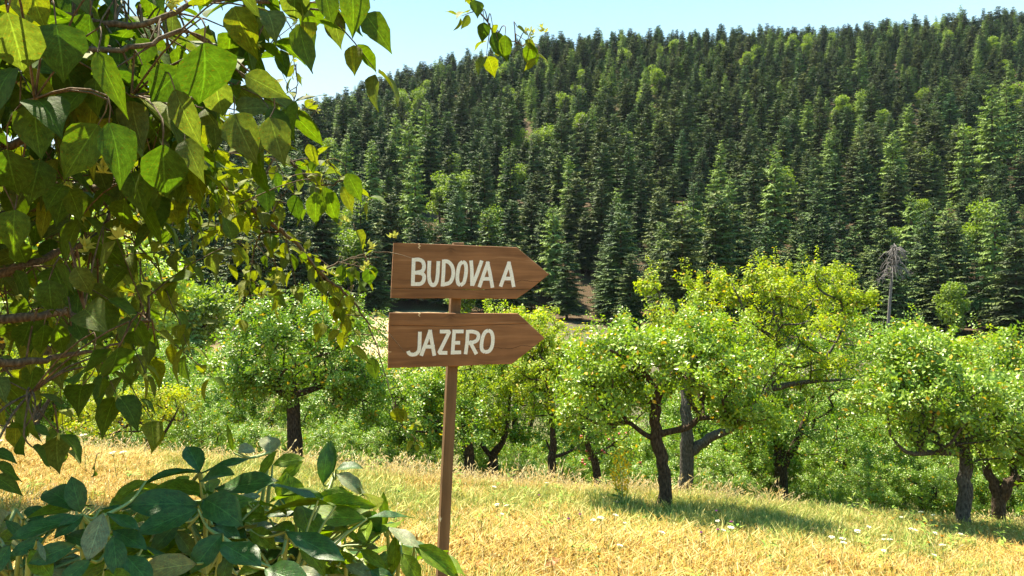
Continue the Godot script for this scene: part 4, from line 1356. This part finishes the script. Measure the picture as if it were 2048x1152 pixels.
	var red := broad_tree("apple_tree", "young apple tree bearing small red apples, left of the bent-trunked apple tree", "tree", f, {"seed": 41,
		"limbs": [[[Vector3(0, 0, 0), 0.12], [local(1192, 940, 17, f), 0.10], [local(1175, 890, 17, f), 0.07], [local(1165, 850, 17, f), 0.03]]],
		"lobes": [lobe(1215, 890, 85, 45, 16.6, 1.0, 85, f), lobe(1170, 830, 60, 50, 17, 0.8, 45, f)], "per": 3, "leaf": 0.95, "tint": Color(1.2, 1.1, 0.9)})
	rng.seed = 8
	var apple := StandardMaterial3D.new()
	apple.albedo_color = lin(0.42, 0.07, 0.05)
	apple.roughness = 0.35
	var ball := SphereMesh.new()
	ball.radius = 0.028
	ball.height = 0.05
	ball.radial_segments = 10
	ball.rings = 6
	for k in 16:
		var o := part("apple", ball, red, apple)
		o.position = local(rnd(1150, 1290), rnd(865, 930), 16.2 + rnd(-0.25, 0.4), f)
	f = on_ground(935, 18.4)
	broad_tree("plum_tree", "plum tree close to the right of the post, with thick dark trunk", "tree", f, {"seed": 42,
		"limbs": [[[Vector3(0, 0, 0), 0.17], [local(938, 920, 18.4, f), 0.14], [local(930, 860, 18.4, f), 0.08], [local(920, 800, 18.4, f), 0.04]]],
		"lobes": [lobe(880, 850, 95, 75, 18.4, 1.5, 180, f), lobe(820, 780, 80, 60, 18.6, 1.2, 100, f)], "per": 4, "leaf": 1.05})
	# left side
	f = on_ground(305, 16.4)
	broad_tree("plum_tree", "low yellowish plum tree with many thin stems, left end of the meadow edge", "tree", f, {"seed": 43, "kind": "cherry",
		"limbs": [[[Vector3(0, 0, 0), 0.09], [local(300, 880, 16.4, f), 0.07], [local(285, 840, 16.4, f), 0.04], [local(270, 800, 16.4, f), 0.02]], [[local(304, 892, 16.4, f), 0.05], [local(330, 865, 16.4, f), 0.035], [local(355, 820, 16.4, f), 0.015]]],
		"lobes": [lobe(290, 815, 105, 48, 16.4, 1.2, 170, f), lobe(200, 845, 70, 35, 16.8, 0.8, 70, f)], "per": 3, "leaf": 0.85, "gaps": 0.22, "tint": Color(1.2, 1.08, 0.95)})
	f = on_ground(70, 17.5)
	broad_tree("plum_tree", "plum tree with bare forked grey stems at the left edge of the meadow", "tree", f, {"seed": 44, "kind": "cherry", "bark": "grey_bark",
		"limbs": [[[Vector3(0, 0, 0), 0.13], [local(70, 840, 17.5, f), 0.11], [local(55, 800, 17.5, f), 0.06], [local(45, 760, 17.5, f), 0.03]], [[local(72, 838, 17.5, f), 0.08], [local(78, 800, 17.5, f), 0.06], [local(72, 760, 17.5, f), 0.03]], [[local(76, 838, 17.5, f), 0.07], [local(95, 805, 17.5, f), 0.05], [local(110, 775, 17.5, f), 0.025]]],
		"lobes": [lobe(60, 730, 130, 60, 17.8, 1.6, 160, f), lobe(150, 760, 60, 40, 17.8, 1.0, 50, f)], "per": 4, "leaf": 1.0})
	f = on_ground(-70, 8.0)
	broad_tree("apple_tree", "pale silvery apple tree behind the overhanging shrub, with upright leafy shoots", "tree", f, {"seed": 45, "bark": "grey_bark",
		"limbs": [[[Vector3(0, 0, 0), 0.16], [local(-60, 900, 8, f), 0.13], [local(-30, 740, 8, f), 0.10], [local(20, 640, 8, f), 0.07], [local(60, 520, 8, f), 0.03]], [[local(-30, 740, 8, f), 0.07], [local(80, 715, 8, f), 0.05], [local(180, 650, 8, f), 0.03], [local(270, 600, 8, f), 0.012]], [[local(20, 640, 8, f), 0.05], [local(120, 580, 8, f), 0.035], [local(250, 540, 8, f), 0.015]]],
		"lobes": [lobe(60, 560, 230, 160, 8, 1.3, 330, f), lobe(240, 590, 100, 120, 8, 0.7, 130, f)], "per": 3, "leaf": 0.95, "tint": Color(1.7, 1.45, 1.9), "spikes": 40})
	# thicket below the meadow edge and filling the slope
	rng.seed = 616
	var spots := [[420, 24, 0.75], [520, 26, 0.8], [660, 24, 0.85], [760, 23, 0.8], [840, 26, 0.9], [200, 22, 0.7], [110, 24, 0.8], [330, 27, 0.85], [20, 23, 0.8], [470, 21, 0.55], [700, 20.5, 0.6], [1040, 24, 0.9], [1150, 23, 0.85], [1260, 24, 0.9], [1330, 21, 0.75], [1440, 22, 0.8], [1700, 21, 0.7], [1790, 19, 0.6], [1650, 25, 0.9], [1760, 26, 0.95], [1930, 20, 0.65], [2060, 19, 0.7], [1480, 27, 1.0],
		[900, 22, 0.7], [1000, 22, 0.6], [1380, 26, 0.9], [600, 31, 1.0], [250, 33, 1.0], [1560, 24, 0.7], [1860, 17.5, 0.45], [1680, 17.8, 0.4], [1760, 17, 0.35], [1480, 18.5, 0.5], [1300, 19, 0.5], [820, 19.5, 0.5], [660, 19.5, 0.45], [1040, 20, 0.5], [1980, 18, 0.5], [400, 19, 0.45], [280, 20, 0.5], [150, 19, 0.4], [1640, 19.5, 0.5], [560, 21.5, 0.5], [1120, 20.5, 0.45], [1240, 20, 0.5]]
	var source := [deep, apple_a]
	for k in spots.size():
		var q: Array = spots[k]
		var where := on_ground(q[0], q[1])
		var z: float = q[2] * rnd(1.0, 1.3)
		copy_of(source[1 if k % 3 == 0 else 0], where - Vector3(0, 0.3, 0), rnd(0, TAU), Vector3(z, z * rnd(0.8, 1.0), z), "%s in the thicket below the meadow, %s" % ["glossy apple tree" if k % 3 == 0 else "dense fruit tree with shade put into its leaf green", column(where.x, q[1])], "thicket trees below the meadow")
	# far side of the valley, left
	var far := forest_broadleaf(404, 9.0, 4.0)
	for q in [[400, 62, 1.0, "rounded green broadleaf tree beside the pale field"], [350, 66, 0.8, "darker broadleaf tree next to the rounded one by the pale field"], [310, 58, 0.5, "low bush at the near corner of the pale field"], [340, 57, 0.45, "low bush under the small conifer by the pale field"], [930, 92, 0.75, "leafy tree showing just under the upper arrow board"]]:
		var o := thing("broadleaf_tree", q[3], "tree", on_ground(q[0], q[1]))
		part("trunk", far[0], o)
		part("crown", far[1], o)
		o.scale = Vector3.ONE * q[2]
		o.rotation.y = rnd(0, TAU)
	var fir := conifer_parts(505, 6.0, 1.3, "larch")
	for q in [[368, 56, 0.8, "small pale conifer by the corner of the pale field"], [385, 60, 1.1, "slim taller conifer beside the rounded tree by the pale field"], [450, 75, 0.9, "small dark conifer at the far side of the pale field"]]:
		var o := thing("small_conifer", q[3], "tree", on_ground(q[0], q[1]))
		part("trunk", fir[0], o)
		part("crown", fir[1], o)
		o.scale = Vector3.ONE * q[2]

# ---------------------------------------------------------------- meadow
func tuft(seed_: int, blades: int, tall: float, lean: float, spot: float, wide: float, cols: Array, heads: float) -> ArrayMesh:
	rng.seed = seed_
	var s := Soup.new()
	for k in blades:
		var a := rnd(0, TAU)
		var p := Vector3(cos(a), 0, sin(a)) * sqrt(rng.randf()) * spot
		var d := Vector3(cos(a + rnd(-1.5, 1.5)), 0, sin(a + rnd(-1.5, 1.5)))
		var h := tall * rnd(0.45, 1.15)
		var l := lean * rnd(0.2, 1.4) * h
		var side := Vector3(-d.z, 0, d.x).rotated(Vector3.UP, rnd(-0.8, 0.8)) * wide * rnd(0.6, 1.3)
		var c: Color = cols[rng.randi() % cols.size()]
		c = c * rnd(0.8, 1.2)
		c.a = 1.0
		var v0 := s.v.size()
		var m := p + Vector3.UP * h * 0.6 + d * l * 0.35
		var t := p + Vector3.UP * h * (1.0 - 0.25 * lean) + d * l
		s.v.append_array(PackedVector3Array([p - side + Vector3.DOWN * 0.03, p + side + Vector3.DOWN * 0.03, m - side * 0.8, m + side * 0.8, t]))
		for j in 5:
			s.c.append(c)
		s.i.append_array(PackedInt32Array([v0, v0 + 1, v0 + 2, v0 + 1, v0 + 3, v0 + 2, v0 + 2, v0 + 3, v0 + 4]))
		if rng.randf() < heads:
			var e := frame((t - m).normalized(), Vector3.UP)
			for j in 2:
				flat_leaf(s, t.lerp(m, 0.28), Basis(e.x.rotated(e.z, j * 1.57), e.y.rotated(e.z, j * 1.57), e.z), h * 0.2, 0.016, 0.0, 0.12, c * 1.15)
	return s.mesh(M.grass)

func build_meadow() -> void:
	var gold := [Color(0.46, 0.28, 0.055), Color(0.51, 0.33, 0.075), Color(0.37, 0.22, 0.04), Color(0.56, 0.44, 0.19), Color(0.32, 0.27, 0.06), Color(0.26, 0.15, 0.035)]
	var green := [Color(0.22, 0.28, 0.06), Color(0.30, 0.33, 0.08), Color(0.16, 0.24, 0.05), Color(0.44, 0.40, 0.13)]
	var straw := [Color(0.60, 0.48, 0.26), Color(0.52, 0.40, 0.20), Color(0.46, 0.38, 0.22)]
	var kinds := []
	for k in 3:
		kinds.append([tuft(700 + k, 60, 0.20, 0.9, 0.20, 0.0042, gold, 0.04), tuft(710 + k, 46, 0.24, 0.45, 0.16, 0.0045, green, 0.05), tuft(720 + k, 14, 0.48, 0.6, 0.16, 0.0042, straw, 0.85)])
	rng.seed = 1234
	var where := [[], [], []]
	for kind in 3:
		for k in 3:
			where[kind].append([])
	var put := func(kind: int, x: float, d: float, z: float) -> void:
		var b := Basis(Vector3.UP, rnd(0, TAU)).scaled(Vector3(z, z * rnd(0.75, 1.25), z))
		where[kind][rng.randi() % 3].append(Transform3D(b, Vector3(x, ground_at(x, d), -d)))
	for k in 26000:
		var d := lerpf(0.6, 17.5, sqrt(rng.randf()))
		var x := rnd(-0.76, 0.76) * d + rnd(-0.6, 0.6)
		var patch := lumps.get_noise_2d(x * 5.0 + 30.0, d * 5.0) * 1.6 + smoothstep(6.0, 16.0, d) * 0.5 - 0.10 + 0.03 * x
		if x < -3.0:
			patch -= 0.35
		if rng.randf() < clampf(patch + 0.25, 0.04, 0.85):
			put.call(1, x, d, rnd(0.6, 1.2))
		else:
			put.call(0, x, d, rnd(0.5, 1.1) * (1.0 + 0.7 * maxf(0.0, lumps.get_noise_2d(x * 9.0, d * 9.0 + 200.0))))
	for k in 2500:
		var d := rnd(12.8, 16.8) if k < 1900 else rnd(6.0, 15.0)
		var x := rnd(-0.74, 0.74) * d
		if lumps.get_noise_2d(x * 7.0, d * 7.0 + 60.0) > -0.12:
			put.call(2, x, d, rnd(0.5, 1.1) * (1.0 if k < 1900 else 0.6))
	# leafy weeds
	var leafy := []
	for k in 3:
		rng.seed = 740 + k
		var w := Soup.new()
		for j in 16:
			var a := rnd(0, TAU)
			var h := rnd(0.02, 0.26)
			var c := Color(0.12, 0.24, 0.03).lerp(Color(0.30, 0.34, 0.07), rng.randf())
			flat_leaf(w, Vector3(0, h, 0) + rnd_dir() * 0.02, frame(Vector3(cos(a), rnd(0.0, 0.8), sin(a)), Vector3.UP), rnd(0.05, 0.12), rnd(0.015, 0.04), 0.15, 0.25, c)
		leafy.append(w.mesh(M.grass))
	rng.seed = 4321
	var beds := [[], [], []]
	for k in 900:
		var d := lerpf(6.0, 17.5, sqrt(rng.randf()))
		var x := rnd(-0.74, 0.74) * d
		if lumps.get_noise_2d(x * 6.0 + 10.0, d * 6.0) + 0.02 * x < rnd(-0.1, 0.35):
			continue
		var z := rnd(0.5, 1.4)
		beds[rng.randi() % 3].append(Transform3D(Basis(Vector3.UP, rnd(0, TAU)).scaled(Vector3(z, z * rnd(0.7, 1.4), z)), Vector3(x, ground_at(x, d), -d)))
	var weeds := Node3D.new()
	weeds.name = "meadow_weeds"
	add_child(weeds)
	tag(weeds, "low leafy green weeds scattered through the dry grass", "weeds", "", "stuff")
	for k in 3:
		many("leafy_stalks", leafy[k], beds[k], weeds)
	var names := ["dry_grass", "green_grass", "tall_straw"]
	var labels := ["short golden dry grass covering the meadow", "green blades mixed into the dry meadow grass", "tall pale straw with seed heads along the meadow edge"]
	for kind in 3:
		var g := Node3D.new()
		g.name = names[kind]
		add_child(g)
		tag(g, labels[kind], "grass", "", "stuff")
		for k in 3:
			many("tufts", kinds[k][kind], where[kind][k], g)

func meadow_spot(px: float, d: float) -> String:
	var side := "left of the front plants" if px < 420.0 else "close right of the post" if px < 1080.0 else "between post and bent-trunked apple tree" if px < 1300.0 else "right of the bent trunk" if px < 1560.0 else "left of the thick apple trunk" if px < 1870.0 else "in front of the thick apple trunk"
	return ("near, " if d < 9.0 else "farther off, ") + side

func build_flowers() -> void:
	rng.seed = 99
	var m := StandardMaterial3D.new()
	# mullein with yellow flower spikes
	var f := on_ground(1247, 11.4)
	var o := thing("mullein_plant", "tall mullein with yellow flower spikes and broad green leaves in the meadow", "plant", f)
	var s := Soup.new()
	for q in [[1222, 935, 978], [1238, 885, 1010], [1250, 900, 1000], [1258, 925, 1000], [1230, 910, 990]]:
		var top := local(q[0], q[1], 11.4, f)
		var low := local(1247, 1025, 11.4, f)
		tube(s, curve([Vector3.ZERO, low, low.lerp(top, 0.5) + rnd_dir() * 0.03, top], 4), spread([0.012, 0.009, 0.006, 0.003], 4), 6)
	part("stem", s.mesh(M.stem), o)
	s = Soup.new()
	for q in [[1222, 935, 980], [1238, 885, 985], [1250, 900, 990], [1258, 925, 990], [1230, 910, 975]]:
		for k in 70:
			var t := rng.randf()
			var p := local(lerpf(q[0], 1244, t * 0.55), lerpf(q[1], q[2], t), 11.4, f) + rnd_dir() * 0.028
			flat_leaf(s, p, frame(rnd_dir(), rnd_dir()), rnd(0.03, 0.05), rnd(0.03, 0.045), 0.2, 0.1, Color(0.80, 0.56, 0.02) if rng.randf() < 0.85 else Color(0.35, 0.38, 0.06))
	part("flower_spikes", s.mesh(M.petal), o)
	var long := shaped_leaf([0.1, 0.5, 0.8, 1.0, 1.0, 0.9, 0.7, 0.35, 0.0], 0.42, 0.25, 0.25, 0.02, 91)
	for k in 11:
		var a := rnd(0, TAU)
		var l := part("leaf", long, o, M.broad[1 if k % 3 else 2])
		var h := rnd(0.04, 0.3)
		var b := frame(Vector3(cos(a), rnd(0.2, 0.9), sin(a)), Vector3.UP)
		l.transform = Transform3D(b.scaled(Vector3.ONE * rnd(0.16, 0.26)), Vector3(0, h, 0))
	# umbels, thistles, ragwort, dry leaves
	var umbel := Soup.new()
	for k in 34:
		var a := rnd(0, TAU)
		var r := sqrt(rng.randf()) * 0.028
		flat_leaf(umbel, Vector3(cos(a) * r, 0.40 - r * r * 6.0, sin(a) * r), frame(Vector3(cos(a), rnd(-0.2, 0.4), sin(a)), Vector3.UP), 0.011, 0.011, 0.0, 0.0, Color(0.80, 0.78, 0.66))
	var umbel_mesh := umbel.mesh(M.petal)
	s = Soup.new()
	tube(s, PackedVector3Array([Vector3(0, -0.03, 0), Vector3(0.01, 0.2, 0), Vector3(0, 0.36, 0)]), PackedFloat32Array([0.004, 0.003, 0.002]), 5)
	for k in 12:
		var a := TAU * k / 12.0
		tube(s, PackedVector3Array([Vector3(0, 0.355, 0), Vector3(cos(a) * 0.022, 0.39, sin(a) * 0.022)]), PackedFloat32Array([0.0015, 0.001]), 3, false)
	var stalk := s.mesh(M.stem)
	var spots := [[1022, 1012, 1], [1002, 1006, 1], [978, 972, 1.1], [1096, 968, 1.2], [992, 1026, 0.8], [1810, 1058, 1.4], [1715, 1058, 1.2], [1722, 1048, 1.0], [1660, 1072, 1.1], [1672, 1080, 1.0], [1682, 1074, 1.0], [1780, 1074, 1.0], [1790, 1082, 1.0], [1772, 1078, 0.8], [1808, 1034, 0.9], [1850, 1024, 1.1], [1868, 1028, 1.0], [1862, 1062, 1.0], [1908, 1066, 1.0], [1206, 1032, 1.1], [1218, 1028, 1.0], [1194, 1036, 0.9], [1446, 1040, 1.0], [1456, 1050, 1.0], [1470, 1056, 1.1], [1440, 1058, 0.8], [170, 868, 1.6], [242, 902, 1.3], [258, 900, 1.3], [8, 880, 1.4], [1310, 1064, 1.0], [1890, 1090, 1.0], [1855, 1108, 0.9], [1768, 1098, 0.9], [1225, 1090, 0.9], [1250, 1046, 0.8]]
	for q in spots:
		var d := 5.0
		while d < 19.0 and at(q[0], q[1], d).y > ground_at(at(q[0], q[1], d).x, d) + 0.40 * q[2]:
			d += 0.05
		var p := on_ground(q[0], d)
		var u := thing("umbel_flower", "small white flat-topped wildflower, " + meadow_spot(q[0], d), "flower", p, "white wildflowers in the meadow")
		part("stalk", stalk, u)
		part("flower_head", umbel_mesh, u)
		u.scale = Vector3.ONE * q[2]
		u.rotation = Vector3(rnd(-0.2, 0.2), rnd(0, TAU), rnd(-0.2, 0.2))
	var tops := {"thistle": [[1428, 1022], [1460, 1042], [1402, 1066], [1440, 1060], [1166, 1028], [1134, 1038], [1078, 990]], "ragwort": [[1835, 1040], [1850, 1045], [1862, 1040], [1880, 1034], [1848, 1008], [1788, 1036], [1776, 1062], [1858, 1086], [1882, 1070], [1846, 1030], [1870, 1052], [1192, 1108]]}
	for kind in tops:
		var head := Soup.new()
		var c := Color(0.42, 0.12, 0.38) if kind == "thistle" else Color(0.62, 0.33, 0.03)
		for k in 22:
			var dir := (Vector3.UP * 1.2 + rnd_dir()).normalized()
			flat_leaf(head, Vector3(0, 0.33, 0), frame(dir, rnd_dir()), 0.028, 0.01, 0.0, 0.0, c)
		for k in 14:
			flat_leaf(head, Vector3(0, 0.315, 0), frame((Vector3.UP * rnd(-0.2, 0.5) + rnd_dir()).normalized(), rnd_dir()), 0.016, 0.01, 0.0, 0.0, Color(0.14, 0.18, 0.05))
		var hm := head.mesh(M.petal)
		var ls := Soup.new()
		for k in 7:
			var a := k * 2.4
			flat_leaf(ls, Vector3(0, 0.04 + k * 0.035, 0), frame(Vector3(cos(a), 0.4, sin(a)), Vector3.UP), 0.09, 0.022, 0.15, 0.3, Color(0.13, 0.22, 0.05))
		var lm := ls.mesh(M.grass)
		for q in tops[kind]:
			var d := 5.0
			while d < 19.0 and at(q[0], q[1], d).y > ground_at(at(q[0], q[1], d).x, d) + 0.34:
				d += 0.05
			var u := thing("thistle_flower" if kind == "thistle" else "ragwort_flower", ("purple thistle on leafy stalk, " if kind == "thistle" else "orange-yellow wildflower on leafy stalk, ") + meadow_spot(q[0], d), "flower", on_ground(q[0], d), "purple thistles in the meadow" if kind == "thistle" else "orange-yellow wildflowers in the meadow")
			part("stalk", stalk, u)
			part("leaves", lm, u)
			part("flower_head", hm, u)
			u.rotation = Vector3(rnd(-0.1, 0.1), rnd(0, TAU), rnd(-0.1, 0.1))
	var curl := shaped_leaf([0.1, 0.55, 0.85, 1.0, 1.0, 0.9, 0.7, 0.35, 0.0], 0.5, 0.5, 0.45, 0.05, 95)
	for q in [[1140, 1112, 0.16], [1036, 1128, 0.12], [1642, 1125, 0.17], [1655, 1140, 0.13], [1870, 1140, 0.16], [1895, 1148, 0.12], [1430, 1142, 0.12], [932, 1098, 0.12], [1090, 1138, 0.12], [120, 978, 0.12], [160, 1000, 0.12], [1226, 1093, 0.09], [950, 1130, 0.12], [190, 985, 0.12], [1415, 1148, 0.10]]:
		var d := 3.0
		while d < 19.0 and at(q[0], q[1], d).y > ground_at(at(q[0], q[1], d).x, d) + 0.1:
			d += 0.05
		var u := part("fallen_leaf", curl, self, M.dry_leaf)
		tag(u, "curled orange-brown dead leaf, " + meadow_spot(q[0], d), "leaf", "dead leaves lying in the meadow")
		u.transform = Transform3D(frame(Vector3(rnd(-1, 1), rnd(0.1, 0.9), rnd(-1, 1)), Vector3.UP + rnd_dir() * 0.6).scaled(Vector3.ONE * q[2] * 1.4), on_ground(q[0], d) + Vector3(0, 0.1, 0))

# ---------------------------------------------------------------- all of it
func _ready() -> void:
	var camera := Camera3D.new()
	camera.name = "camera"
	camera.fov = rad_to_deg(2.0 * atan(576.0 / LENS))
	camera.position = Vector3(0, EYE, 0)
	camera.near = 0.05
	camera.far = 3000.0
	camera.current = true
	add_child(camera)
	var sky := ProceduralSkyMaterial.new()
	sky.sky_top_color = lin(0.06, 0.235, 0.36)
	sky.sky_horizon_color = lin(0.56, 0.58, 0.58)
	sky.sky_curve = 0.19
	sky.sky_energy_multiplier = 0.88
	sky.ground_bottom_color = lin(0.12, 0.12, 0.08)
	sky.ground_horizon_color = lin(0.35, 0.38, 0.35)
	sky.sun_angle_max = 30.0
	var env := Environment.new()
	env.background_mode = Environment.BG_SKY
	env.sky = Sky.new()
	env.sky.sky_material = sky
	env.tonemap_mode = Environment.TONE_MAPPER_LINEAR
	env.tonemap_exposure = 4.35
	env.fog_enabled = true
	env.fog_density = 0.00005
	env.fog_light_color = lin(0.62, 0.74, 0.85)
	env.sdfgi_enabled = true
	env.ssao_enabled = true
	env.ssil_enabled = true
	var world := WorldEnvironment.new()
	world.name = "world"
	world.environment = env
	add_child(world)
	var sun := DirectionalLight3D.new()
	sun.name = "sun"
	sun.light_energy = 1.6
	sun.light_color = Color(1.0, 0.95, 0.86)
	sun.light_angular_distance = 0.5
	sun.shadow_enabled = true
	add_child(sun)
	sun.look_at_from_position(Vector3(-0.27, 0.90, -0.34), Vector3.ZERO)

	lumps.seed = 17
	lumps.frequency = 0.02
	build_materials()
	build_terrain()
	build_forest()
	build_orchard()
	build_sign()
	build_shrub()
	build_front_plants()
	build_meadow()
	build_flowers()
